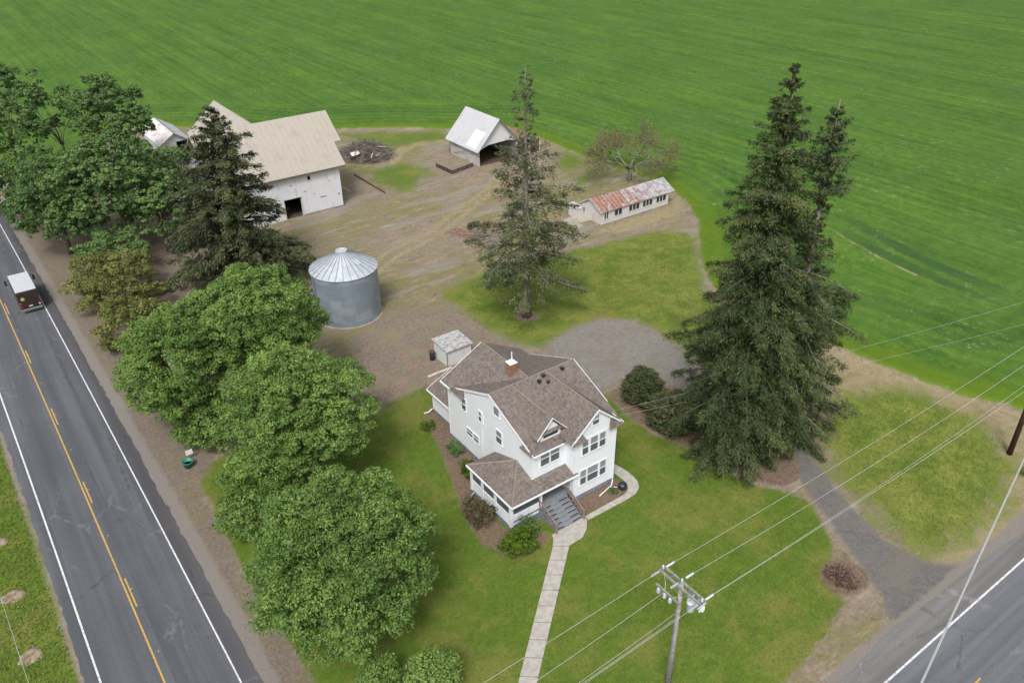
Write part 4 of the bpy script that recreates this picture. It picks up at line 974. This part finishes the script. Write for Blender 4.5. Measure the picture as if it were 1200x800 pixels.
# ------------------------------------------------------------------ conifers
def pw(*pts):
    xs = [p[0] for p in pts]; ys = [p[1] for p in pts]
    return lambda f: float(np.interp(f, xs, ys))
conifer('spruce_tree', 'tallest dark spruce, dense from the lawn to its narrow top', (48.6,34.85,0), 33.6, pw((0,4.2),(.05,4.8),(.15,5.3),(.3,5.5),(.5,4.5),(.65,3.6),(.8,2.4),(.93,1.05),(1,.15)), 41, 'spruce_needles', per_m=13, z0=.7, dens=2.6, trunk_r=.55, droop=.34, card=(.27,.07), hang=.55, gap=.05, whorl=.9, tuft=14, tuft_r=.13, wid=.30, group='spruces by the driveway')
conifer('spruce_tree', 'slimmer spruce behind the tallest one, thin and grey stemmed near its top', (53.9,34.4,0), 30.4, pw((0,4.2),(.1,5.4),(.3,5.2),(.45,4.2),(.6,3.0),(.72,2.2),(.85,1.9),(.95,.9),(1,.12)), 42, 'spruce_needles', per_m=12, z0=1.0, dens=2.1, trunk_r=.48, droop=.32, card=(.27,.07), hang=.55, gap=.08, whorl=.9, tuft=14, tuft_r=.13, wid=.30, group='spruces by the driveway', bark='bark_grey', skip=lambda f, a: (.25 if math.cos(a+2.2) > -.2 else .8) if .56 < f < .76 else 1)
conifer('fir_tree', 'broad dark fir in front of the barn', (25.4,93.6,0), 22.4, pw((0,8.6),(.12,9.6),(.3,9.4),(.45,7.9),(.6,6.2),(.75,4.1),(.88,2.2),(.96,1.0),(1,.15)), 43, 'fir_needles', per_m=11, z0=1.6, dens=1.05, trunk_r=.5, droop=.24, card=(.40,.14), hang=.35, tuft=16, tuft_r=.18, wid=.30, whorl=.7, tipless=.12, gap=.08, skip=lambda f, a: 1.0 + .28*math.cos(a+.75) if f < .26 else (.84 if math.cos(a+.6) > .2 and f < .55 else .97))
conifer('fir_tree', 'lone thin conifer with see-through branches and a bare lower trunk amid the yard', (48.66,65.75,0), 28.2, pw((0,2.0),(.12,3.6),(.18,6.0),(.28,6.3),(.42,5.8),(.52,5.2),(.6,3.9),(.68,2.7),(.76,1.8),(.9,1.25),(1,.15)), 44, 'sparse_needles', per_m=6.6, z0=5.2, dens=.9, trunk_r=.5, droop=.13, card=(.32,.13), hang=.38, wid=.46, tipless=.22, gap=.20, bark='bark_grey', whorl=.55, topthin=.35, tuft=12, tuft_r=.20)

# ------------------------------------------------------------------ old fruit tree behind the poultry house
def orchard(name, label, base, h, R, seed):
    r = np.random.RandomState(seed); t = thing(name, label, 'tree', base); mb = MB(); tips = []
    def grow(p, d, L, rr, dep):
        q = p + d*L; bend = Vector(r.normal(0,.12,3)*L); mid = p.lerp(q,.5) + bend
        rr = max(rr, .022); mb.tube([p, mid, q], [rr, rr*.85, rr*.68], 6 if dep < 2 else 4)
        if dep >= 1: tips.append(((p+q)*.5, dep)); tips.append((q, dep))
        if dep >= 5: return
        for i in range(3 if dep < 2 else r.randint(2,4)):
            nd = (d + Vector(r.normal(0,.50,3))); nd.z = nd.z*.8 + .10; nd.normalize()
            grow(q, nd, L*r.uniform(.60,.84), rr*.64, dep+1)
    b = Vector(base); mb.tube([b, b+Vector((.1,0,1.0)), b+Vector((.15,.1,1.9))], [.42,.34,.32], 9)
    for i in range(5):
        a = i*1.257 + .4; grow(b+Vector((.15,.1,1.8)), Vector((math.cos(a)*.95, math.sin(a)*.95, .62)).normalized(), R*.40, .18, 0)
    mb.build('trunk', 'bark_grey', t, True)
    pts = []
    for p, d in tips:
        k = [0,1,3,4,6,6][min(d,5)]
        pts.append(np.array(p) + r.normal(0,.26+.05*d,(k,3)))
    p = np.concatenate(pts); n_ = len(p); s = r.uniform(.10,.24,n_)
    quads('crown', cards(p, rdir(n_, r), unit(rdir(n_, r)+np.array((0,0,.7))), s, s*.7), 'orchard_leaves', t, r.normal(.45,.22,n_))
orchard('fruit_tree', 'old spreading fruit tree with bare grey limbs and thin tan leaves behind the poultry house', (88.6,91.6,0), 9, 6.6, 51)

# ------------------------------------------------------------------ shrubs
GB2 = 'clipped shrubs beside the spruce'
shrub('clipped_shrub', 'round dark clipped shrub nearer the gravel yard', (47.5,45.3,0), 2.0,2.0,3.3, 61, 'bush_leaves', .13, 150, (.34,.5), 30, 24, GB2, -.02)
shrub('clipped_shrub', 'wide dark clipped shrub with reddish tips, between the round shrub and the spruce', (46.9,40.8,0), 2.35,2.5,3.3, 62, 'bush_leaves', .13, 190, (.34,.5), 30, 24, GB2, .08)
shrub('flowering_shrub', 'bright yellow green bush at the corner of the porch', (26.2,36.6,0), 1.5,1.2,1.7, 63, 'bright_bush_leaves', .13, 30, (.32,.5), 30, 26)
shrub('flowering_shrub', 'small dark green bush between the bright bush and the steps', (27.9,37.5,0), .8,.75,1.5, 64, 'dark_leaves', .13, 14, (.3,.42), 30, 26)
shrub('flowering_shrub', 'loose brownish bush against the left side of the porch', (25.7,41.3,0), 1.15,1.6,1.9, 65, 'brown_bush_leaves', .12, 26, (.32,.52), 20, 24)
shrub('flowering_shrub', 'narrow yellow green bush beside the back of the porch', (28.1,46.2,0), .55,1.1,1.2, 66, 'bright_bush_leaves', .12, 14, (.28,.4), 26, 24, tshift=-.15)
shrub('flowering_shrub', 'low dark bush against the house wall below the paired windows', (28.7,49.6,0), .6,.8,.8, 67, 'dark_leaves', .12, 12, (.26,.4), 26, 24, tshift=.1)
shrub('flowering_shrub', 'pale low plant beside the rear addition', (28.6,54.2,0), .55,.7,.5, 68, 'bright_bush_leaves', .11, 8, (.2,.32), 20, 20)
shrub('flowering_shrub', 'tiny dark plant in the mulch bed below the front windows', (36.4,37.2,0), .22,.22,.35, 69, 'dark_leaves', .09, 5, (.12,.18), 40, 14)
shrub('weed_clump', 'green weeds at the foot of the brown pole', (66.6,17.6,0), 1.1,.9,.7, 70, 'bright_bush_leaves', .12, 12, (.25,.4), 24, 22, cat='weeds')

# ------------------------------------------------------------------ utility pole, wires
U = thing('utility_pole', 'weathered utility pole with double crossarm, insulators and grey switchgear over the front lawn', 'pole', (26.5,21.0,0))
MB().tube([(26.5,21.0,-.3),(26.5,21.0,10.2)], [.19,.13], 12).build('pole', 'weathered_pole', U, True)
for s in (-.2,.2):
    MB().box(26.5+s-.06,26.5+s+.06,19.35,22.6,9.86,10.0).build('crossarm', 'weathered_pole', U)
MB().box(26.28,26.38,20.85,22.75,8.55,8.68).build('lower_arm', 'weathered_pole', U)
hb_ = MB()
for y in (19.45,20.2,21.0,21.8,22.5): hb_.tube([(26.22,y,9.93),(26.78,y,9.93)], .025, 5)
hb_.tube([(26.36,20.4,9.86),(26.4,21.0,9.1)], .02, 5); hb_.tube([(26.36,21.6,9.86),(26.4,21.0,9.1)], .02, 5)
hb_.build('crossarm_brace', 'galvanised_dark', U)
def bell(c, r=.11, h=.3):
    return MB().lathe(c, [(.03,0),(r,.02),(r*.6,h*.2),(r,h*.3),(r*.6,h*.5),(r*.9,h*.6),(r*.4,h*.9),(.03,h)], 12)
for y in (21.55,22.0,22.5): bell((26.33,y,8.12), .14, .42).build('insulator', 'insulator_grey', U, True)
for y, z in ((22.5,10.0),(19.45,10.0),(21.0,10.2)): bell((26.5,y,z), .09, .26).build('insulator', 'insulator_grey', U, True)
# dead-end strings in line with the wires
for y, z in ((22.5,9.93),(19.45,9.93),(21.0,10.3)):
    for s in (-1, 1):
        t = MB(); x = 26.5 + s*.3
        for i in range(7): t.tube([(x+s*.09*i,y,z),(x+s*(.09*i+.05),y,z)], [.03,.075], 8)
        t.build('strain_insulator', 'insulator_grey', U)
for i, (x, y, z) in enumerate(((26.9,20.6,8.9),(26.85,20.15,8.95),(26.8,19.75,9.0))):
    t = MB(); t.tube([(x,y,z-.35),(x+.22,y-.1,z+.3)], .055, 8); t.tube([(x-.2,y,z),(x+.2,y,z+.05)], .03, 6); t.lathe((x+.24,y-.1,z+.25), [(.02,0),(.09,.02),(.09,.12),(.02,.16)], 10)
    t.build('fuse_cutout', 'insulator_grey', U)
tf = MB(); tf.lathe((27.0,20.55,7.9), [(.2,0),(.24,.05),(.24,.62),(.26,.64),(.26,.7),(.1,.78)], 18); tf.build('switch_can', 'insulator_grey', U, True)
for y in (20.3,20.8): bell((27.0,y,8.6), .07, .25).build('insulator', 'insulator_grey', U, True)
t = MB(); t.lathe((27.3,19.95,8.2), [(.12,0),(.15,.04),(.15,.4),(.05,.46)], 14); t.build('arrester', 'white_plastic', U, True)
t = MB(); t.tube([(26.34,21.0,8.9),(26.30,21.0,3.0),(26.3,21.0,.1)], .035, 6); t.build('ground_conduit', 'galvanised_dark', U)
t = MB()
for a, b in (((26.9,20.6,9.3),(26.5,21.0,10.3)),((26.85,20.15,9.3),(26.5,19.45,9.95)),((26.33,22.0,8.5),(26.5,22.5,9.95)),((27.0,20.55,8.8),(26.9,20.6,8.6)),((26.33,21.55,8.5),(26.9,20.6,9.2)),((27.2,20.0,8.6),(26.8,19.75,9.3))):
    a, b = Vector(a), Vector(b); m_ = (a+b)/2 + Vector((.15,0,-.18)); t.tube([a, m_, b], .018, 5)
t.build('jumper_wire', 'wire_grey', U)

V_ = thing('utility_pole', 'brown wooden pole at the edge of the crop by the side road', 'pole', (67.8,20.2,0))
MB().tube([(67.8,20.2,-.3),(67.8,20.2,11.5)], [.24,.17], 12).build('pole', 'brown_pole', V_, True)
MB().box(67.72,67.88,18.6,21.9,10.2,10.34).build('crossarm', 'weathered_pole', V_)
MB().box(68.02,68.08,20.1,20.2,1.2,1.5).build('pole_tag', 'white_plastic', V_)
def wire(name, label, p, q, sag, r, mat='wire_grey', group=None, k=22, cat='wire'):
    p, q = Vector(p), Vector(q); mb = MB()
    mb.tube([p.lerp(q,i/k) - Vector((0,0,sag*4*(i/k)*(1-i/k))) for i in range(k+1)], r, 5)
    return top(mb, name, mat, label, cat, group=group)
GW = 'wires on the utility pole'
R_ = .0115
wire('overhead_wire', 'wire running right from the far end of the crossarm', (27.4,22.5,9.93), (67.8,21.9,10.4), .35, R_, group=GW)
wire('overhead_wire', 'wire running right from the top of the weathered pole', (27.4,21.0,10.3), (67.8,20.3,10.9), .6, R_, group=GW)
wire('overhead_wire', 'wire running right from the near end of the crossarm', (27.4,19.45,9.93), (67.8,18.7,10.4), .35, R_, group=GW)
wire('overhead_wire', 'thin lower wire running right just under the near crossarm wire', (26.8,19.9,9.2), (67.8,19.6,9.6), .5, .010, group=GW)
wire('overhead_wire', 'wire running down left from the far end of the crossarm', (25.6,22.5,9.93), (-14,23.1,10.0), .5, R_, group=GW)
wire('overhead_wire', 'wire running down left from the lower arm of the weathered pole', (26.2,22.0,8.6), (-14,21.4,9.6), .7, R_, group=GW)
wire('overhead_wire', 'wire running down left from the near end of the crossarm', (25.6,19.45,9.93), (-14,19.9,10.0), .5, R_, group=GW)
wire('overhead_wire', 'thin wire running down left below the near crossarm wire', (26.4,20.9,7.9), (-14,20.7,8.0), .6, .010, group=GW)
wire('overhead_wire', 'lowest thin wire running down left from the weathered pole', (26.4,21.0,7.2), (-14,21.6,7.2), .6, .010, group=GW)
wire('overhead_wire', 'thin service wire crossing the crop towards the house, upper of the pair', (37.7,40.2,5.9), (109.4,19,10.6), .9, .007, group=GW)
wire('overhead_wire', 'thin service wire crossing the crop towards the house, lower of the pair', (37.7,40.0,5.5), (109.4,17,8.4), 1.1, .007, group=GW)
wire('overhead_cable', 'thick grey cable crossing the side road at the lower right', (15.0,4.95,15.1), (67.6,18.7,6.97), .05, .055, 'cable_grey', cat='cable')
wire('overhead_wire', 'single thin wire over the grass verge left of the road', (-5.0,30,6.6), (-7.0,70,6.6), .2, .013)

# ------------------------------------------------------------------ delivery van
T = thing('delivery_van', 'dark brown boxy delivery van with white roof driving away along the road', 'van', (2.55,104.6,.02))
x0, x1, y0, y1 = 1.42, 3.66, 101.9, 107.1
b = MB()
b.prism([(x0,y0,.62),(x0,107.9,.62),(x0,108.7,.62),(x0,108.75,1.35),(x0,108.0,1.62),(x0,107.45,2.72),(x0,y0,2.72)], (x1-x0,0,0))
body = b.build('body', 'truck_brown', T)
md = body.modifiers.new('bevel', 'BEVEL'); md.width = .07; md.segments = 2
r_ = MB(); r_.prism([(x0+.02,y0+.02,2.72),(x1-.02,y0+.02,2.72),(x1-.02,107.42,2.72),(x0+.02,107.42,2.72)], (0,0,.16))
ro = r_.build('roof', 'truck_roof_white', T); md = ro.modifiers.new('bevel', 'BEVEL'); md.width = .06; md.segments = 2
g = MB(); g.slab([(x0+.12,107.53,2.62),(x1-.12,107.53,2.62),(x1-.12,108.02,1.68),(x0+.12,108.02,1.68)], .04); g.build('windscreen', 'dark_glass', T)
for s in (x0, x1): 
    g = MB(); sx_ = -.02 if s == x0 else .02
    g.prism([(s+sx_,106.5,.8),(s+sx_,107.4,.8),(s+sx_,107.4,2.45),(s+sx_,106.5,2.45)], (-sx_*.9,0,0)); g.build('side_door', 'dark_glass', T)
bp = MB(); bp.box(x0-.03,x1+.03,y0-.32,y0-.02,.42,.58); bp.build('bumper', 'chrome_grey', T)
dr = MB(); dr.box(2.0,3.1,y0-.03,y0-.004,.72,2.45); dr.box(2.53,2.56,y0-.045,y0-.03,.75,2.42)
dr.build('rear_door', 'truck_brown', T)
e = MB(); e.tube([(1.92,y0-.02,1.85),(1.92,y0-.05,1.85)], .21, 16); e.build('emblem', 'emblem_gold', T)
for x, z, m_ in ((1.56,1.35,'amber_lamp'),(1.56,1.05,'tail_lamp'),(1.56,.85,'tail_lamp'),(3.5,1.05,'tail_lamp'),(3.5,.85,'white_plastic')):
    MB().box(x-.09,x+.09,y0-.03,y0-.002,z-.07,z+.07).build('tail_light', m_, T)
MB().box(2.35,2.75,y0-.05,y0-.03,.78,.9).build('number_plate', 'white_plastic', T)
for x in (x0+.12, x1-.42):
    for y in (103.0, 107.6):
        wl = MB(); wl.tube([(x,y,.42),(x+.3,y,.42)], .42, 20); ww_ = wl.build('wheel', 'rubber', T, True)
        rm = MB(); xo = x-.02 if x < 2.5 else x+.3; rm.tube([(xo,y,.42),(xo+.02,y,.42)], .22, 14); rm.build('rim', 'chrome_grey', ww_)
for s, sg in ((x0,-1),(x1,1)):
    m_ = MB(); m_.tube([(s,107.6,2.2),(s+sg*.42,107.5,2.15)], .025, 5); m_.tube([(s,107.6,1.7),(s+sg*.42,107.5,1.75)], .025, 5); m_.box(s+sg*.42-.1,s+sg*.42+.1,107.46,107.54,1.62,2.25); m_.build('wing_mirror', 'rubber', T)
MB().box(x0+.2,x1-.2,102.2,108.3,.4,.62).build('chassis', 'rubber', T)
T.rotation_euler[2] = .016

# ------------------------------------------------------------------ yard things
def heap(name, label, cat, c, R, hgt, n_, L, rad_, mat, seed, mound_mat=None, flat_=.5, group=None):
    r = np.random.RandomState(seed); t = thing(name, label, cat, c, group)
    if mound_mat:
        mb = MB(); K = 26; rings = [(0,1),(.35,.85),(.7,.45),(1.0,0.0)]
        base = []
        for f, hh in rings[1:]:
            for j in range(K):
                a = 6.283*j/K; q = R[0]*f*r.uniform(.88,1.1), R[1]*f*r.uniform(.88,1.1)
                mb.v.append((c[0]+q[0]*math.cos(a), c[1]+q[1]*math.sin(a), max(-.03, hgt*.7*hh*r.uniform(.7,1.2)-.02)))
        mb.v.append((c[0],c[1],hgt*.7)); top_ = len(mb.v)-1
        for j in range(K):
            q = (j+1) % K; mb.f.append((top_, j, q))
            for k2 in range(2): mb.f.append((k2*K+j, (k2+1)*K+j, (k2+1)*K+q, k2*K+q))
        mb.build('mound', mound_mat, t, True)
    mb = MB()
    for i in range(n_):
        a, f = r.rand()*6.283, math.sqrt(r.rand()); x, y = c[0]+R[0]*f*math.cos(a), c[1]+R[1]*f*math.sin(a)
        z = c[2] + hgt*(1-f*f)*r.uniform(.3,1.0) + rad_
        d = Vector(r.normal(0,1,3)); d.z *= flat_; d.normalize(); l_ = L*r.uniform(.4,1.2)
        mb.tube([Vector((x,y,z))-d*l_/2, Vector((x,y,z+r.normal(0,.06))), Vector((x,y,z))+d*l_/2], [rad_, rad_*.85, rad_*.4], 4)
    mb.v = [(x,y,max(z,.0)) for x,y,z in mb.v]
    mb.build('branches', mat, t)
    return t
BP = heap('brush_pile', 'grey brown heap of branches and boards beside the barn', 'brush pile', (60.8,130.0,0), (4.6,5.4), 2.3, 900, 2.2, .05, 'stick_grey', 81, 'stick_brown', .4)
bdm = MB()
for i in range(4): bdm.obox((61+random.uniform(-2,2.5),128.5+random.uniform(-2.5,2),1.3+random.uniform(-.3,.3)),(random.uniform(-1,1),random.uniform(-1,1),random.uniform(-.2,.2)),random.uniform(1.6,3),.14,.05)
bdm.build('board', 'pale_plank', BP)
top(MB().slab([(57.2,128.0,1.0),(58.6,127.6,1.25),(58.9,129.0,1.45),(57.4,129.2,1.2)], .05), 'white_panel', 'white_plastic', 'white panel leaning on the brush pile beside the barn', 'panel', (58,128.4,1.0))
heap('root_pile', 'low brown tangle of roots and cut branches beside the driveway', 'brush pile', (43.7,20.3,0), (1.0,1.25), .55, 110, .9, .05, 'root_brown', 82, 'root_brown', .5)
# rubble of bricks and boards near the lone conifer
r = np.random.RandomState(83)
BR = thing('brick_pile', 'reddish pile of loose bricks and boards left of the lone conifer', 'rubble', (56.3,88.2,0))
mb = MB()
for i in range(300):
    s = r.rand()
    x, y = (55.3+r.normal(0,.45)+s*.2, 91.8-7.2*s) if r.rand() < .55 else (55.4+5.0*s, 84.8+6.2*s*r.uniform(.7,1.15))
    mb.obox((x+r.normal(0,.3), y+r.normal(0,.3), .05+abs(r.normal(0,.08))), (r.normal(),r.normal(),r.normal()*.15), .34, .17, .10)
mb.build('loose_brick', 'red_brick_rubble', BR)['kind'] = 'stuff'
mb = MB()
for i in range(9): mb.obox((55.8+.33*i,84.6+.30*i,.16+.02*(i % 2)),(-.55,.85,.02),2.0,.13,.05)
mb.obox((56.3,85.9,.11),(.74,.67,0),3.6,.1,.08); mb.obox((57.1,85.2,.11),(.74,.67,0),3.6,.1,.08)
top(mb, 'wood_pallet', 'grey_rubble', 'grey slatted pallet on the brick pile', 'pallet')
heap('scrap_heap', 'small grey green heap of twigs on the brick pile', 'brush pile', (57.6,88.4,.1), (1.1,1.7), .6, 110, 1.1, .035, 'grey_rubble', 84, None, .6)
shrub('weed_clump', 'grey green weeds behind the brick pile', (58.2,90.6,0), 1.2,1.0,.8, 85, 'brown_bush_leaves', .14, 10, (.25,.4), 16, 20, cat='weeds', tshift=-.2)
mb = MB()
for (ax, ay), (bx_, by_) in (((67.3,116.6),(67.5,112.0)),((67.6,111.8),(72.3,112.9))):
    d = Vector((bx_-ax, by_-ay, 0)); 
    for z in (.12,.36,.58): mb.obox((Vector((ax,ay,0))+Vector((bx_,by_,0)))/2+Vector((0,0,z)), d, d.length, .06, .16)
    for i in range(5): q = Vector((ax,ay,.36))+d*(i/4); mb.obox(q, (0,0,1), .75, .1, .1, (1,0,0))
top(mb, 'board_pen', 'stick_dark', 'low dark board fence in front of the machine shed', 'fence')
top(MB().tube([(54.3,121.5,.12),(54.35,116,.12),(54.4,110.9,.12)], .13, 8), 'iron_pipe', 'rusty_iron', 'long rusty pipe lying on the grass right of the barn', 'pipe', smooth=True)
top(MB().obox((50.2,116.6,.05), (-.1,1,0), 2.8, .16, .06), 'loose_plank', 'pale_plank', 'pale board lying by the right corner of the barn', 'board')
top(MB().obox((34.4,61.55,.08), (1,.02,0), 2.9, .28, .08), 'loose_plank', 'pale_plank', 'pale plank lying between the farmhouse and the little shed', 'board')
top(MB().obox((71.2,84.1,.0), (1,0,0), 3.2, 2.6, .18), 'concrete_pad', 'slab_concrete', 'pale concrete pad at the end of the poultry house', 'slab')
top(MB().obox((70.2,82.2,.0), (1,.5,0), 1.6, .8, .12), 'flat_stone', 'slab_concrete', 'pale flat stone beside the concrete pad', 'stone')
t = thing('refuse_barrel', 'black barrel standing against the little shed', 'barrel', (35.1,64.2,0))
MB().lathe((35.1,64.2,0), [(.27,0),(.3,.05),(.3,.45),(.32,.47),(.3,.5),(.3,.92),(.27,.95)], 16).build('drum', 'black_plastic', t, True)
MB().lathe((35.1,64.2,0), [(.32,.95),(.32,.99),(.05,1.03)], 16).build('lid', 'rusty_iron', t)
t = thing('kettle_barbecue', 'round blue black pot on the mulch at the bend of the path', 'pot', (37.35,37.05,0))
MB().lathe((37.35,37.05,0), [(.12,.05),(.28,.14),(.38,.32),(.40,.44),(.34,.60),(.2,.70),(.05,.74)], 20).build('bowl', 'black_plastic', t, True)
MB().lathe((37.35,37.05,0), [(.2,0),(.2,.05),(.14,.09)], 14).build('foot', 'black_plastic', t)
MB().tube([(36.95,37.3,.3),(36.5,37.6,.32)], .03, 6).build('handle', 'white_plastic', t)
t = thing('plastic_tub', 'green plastic tub on the leaf litter beside the road', 'tub', (8.8,62.0,0))
MB().lathe((8.8,62.0,0), [(.36,.02),(.46,.55),(.5,.56),(.5,.62),(.43,.62),(.36,.12)], 20).build('tub', 'green_plastic', t, True)
MB().lathe((8.8,62.0,0), [(.385,.3),(.40,.3)], 18).build('contents', 'stick_dark', t)
t = thing('sign_board', 'small white board on a stake behind the green tub', 'sign', (9.3,62.9,0))
MB().box(8.95,9.55,62.88,62.92,.55,1.05).build('board', 'white_plastic', t); MB().box(9.23,9.28,62.93,62.97,0,1.0).build('stake', 'old_wood', t)
top(MB().tube([(26.85,43.7,.5),(26.2,43.45,.42),(25.5,43.2,.12)], .06, 8), 'drain_pipe', 'white_trim', 'white drain pipe sticking out from the left side of the porch', 'pipe', smooth=True)
top(MB().tube([(30.25,56.1,.4),(29.9,56.2,.1),(29.4,56.3,.07)], .06, 8), 'drain_pipe', 'white_trim', 'short white drain pipe at the corner of the rear addition', 'pipe', smooth=True)
def mound(label, x, y, seed):
    r = np.random.RandomState(seed); mb = MB(); K = 22
    for f, z in ((1.0,.004),(.8,.08),(.45,.13)):
        for j in range(K):
            a = 6.283*j/K; q = .84*f*r.uniform(.82,1.12); mb.v.append((x+q*1.0*math.cos(a), y+q*.85*math.sin(a), z*r.uniform(.8,1.2)))
    mb.v.append((x,y,.06))
    for j in range(K):
        q = (j+1) % K
        for k2 in range(2): mb.f.append((k2*K+j, k2*K+q, (k2+1)*K+q, (k2+1)*K+j))
        mb.f.append((2*K+j, 2*K+q, 3*K))
    top(mb, 'soil_mound', 'pale_mound', label, 'mound', (x,y,0), 'mounds on the verge', True)
simple('pale_mound', (.29,.235,.165), .95, .1, .5, 3)
mound('round patch of pale dead grass and soil nearest the photographer on the left verge', -5.9, 48.4, 91)
mound('middle one of the pale soil patches along the left verge', -6.1, 54.9, 92)
mound('farthest pale soil patch of the left verge, cut by the picture edge', -6.3, 61.6, 93)

# grass tufts give the lawn edges and verges a nap
def tufts(name, polys, n_, seed, hgt, label=None, keepout=(), soft=.3):
    r = np.random.RandomState(seed); pts = []
    xs = np.array([p for q in polys for p in q]); lo, hi = xs.min(0), xs.max(0)
    x = r.uniform(lo[0], hi[0], n_); y = r.uniform(lo[1], hi[1], n_)
    ok = np.zeros(n_, bool)
    for q in polys: ok |= sdf(q, x, y) > soft*r.rand(n_)**1.5
    for q in keepout: ok &= sdf(q, x, y) < -.15
    x, y = x[ok], y[ok]; m = len(x)
    az = r.uniform(0, 6.283, m); d = np.stack([np.cos(az), np.sin(az), np.full(m, .45)], 1); nr = rdir(m, r)*.45; nr[:,2] = 1
    h = hgt*r.uniform(.5,1.4,m)
    V = cards(np.stack([x, y, h*.40], 1), unit(d), unit(nr), h, h*.55)
    o = quads(name, V, 'grass_blades', None, r.normal(.42,.22,m)); tag(o, kind='stuff'); return o
lv = [(-14,36)] + [(float(road_x(y))-4.5, y) for y in (36,50,65,80,95)] + [(-14,95)]
tufts('verge_grass', [lv], 26000, 101, .16)
hb1 = [(26.8,38.3),(33,38.3),(38,38.3),(38,51),(35,56),(30,56),(29.5,44.4),(26.8,44.4)]
tufts('lawn_grass', [LAWN_FRONT], 110000, 102, .085, keepout=[hb1, BUSHBED, LEFTBED, FRONTBED, SPRUCEBED])
tufts('meadow_grass', [LAWN_BACK, LAWN_RIGHT], 70000, 103, .12, keepout=[ring(48.66,65.75,1.4)], soft=4)

# ------------------------------------------------------------------ camera, sky and sun
cam = bpy.data.cameras.new('Camera'); co = bpy.data.objects.new('Camera', cam); COL.objects.link(co)
cam.sensor_width = 36; cam.lens = 950/1200*36; cam.clip_end = 6000; cam.clip_start = .5
Pp, Az, Rl = rad(31.15), rad(35.3), rad(-.9)
fw = Vector((math.sin(Az)*math.cos(Pp), math.cos(Az)*math.cos(Pp), -math.sin(Pp)))
r0 = Vector((math.cos(Az), -math.sin(Az), 0)); u0 = r0.cross(fw)
rt = r0*math.cos(Rl) + u0*math.sin(Rl); up = u0*math.cos(Rl) - r0*math.sin(Rl)
mw = Matrix((rt, up, -fw)).transposed().to_4x4(); mw.translation = Vector((0,0,46)); co.matrix_world = mw
SC.camera = co
wd = bpy.data.worlds.new('World'); SC.world = wd; wd.use_nodes = True
wt = wd.node_tree; bg = wt.nodes['Background']
sky = wt.nodes.new('ShaderNodeTexSky'); sky.sky_type = 'NISHITA'; sky.sun_disc = False
SUN = Vector((-.62,-.62,1.12)).normalized()
sky.sun_elevation = math.asin(SUN.z); sky.sun_rotation = math.atan2(SUN.x, SUN.y)
sky.air_density = 1.0; sky.dust_density = 4.0; sky.ozone_density = 1.0
hs = wt.nodes.new('ShaderNodeHueSaturation'); hs.inputs['Saturation'].default_value = .38
wt.links.new(sky.outputs[0], hs.inputs['Color']); wt.links.new(hs.outputs[0], bg.inputs[0]); bg.inputs[1].default_value = .125
sl = bpy.data.lights.new('sun', 'SUN'); sl.energy = 1.7; sl.angle = rad(14); sl.color = (1,.97,.93)
so = bpy.data.objects.new('sun', sl); COL.objects.link(so); so.rotation_euler = SUN.to_track_quat('Z', 'Y').to_euler()
SC.view_settings.view_transform = 'Standard'; SC.view_settings.look = 'None'; SC.view_settings.gamma = 1
SC.view_settings.exposure = 0.63
SC.cycles.max_bounces = 6; SC.cycles.use_denoising = True; SC.cycles.denoising_input_passes = 'RGB_ALBEDO_NORMAL'
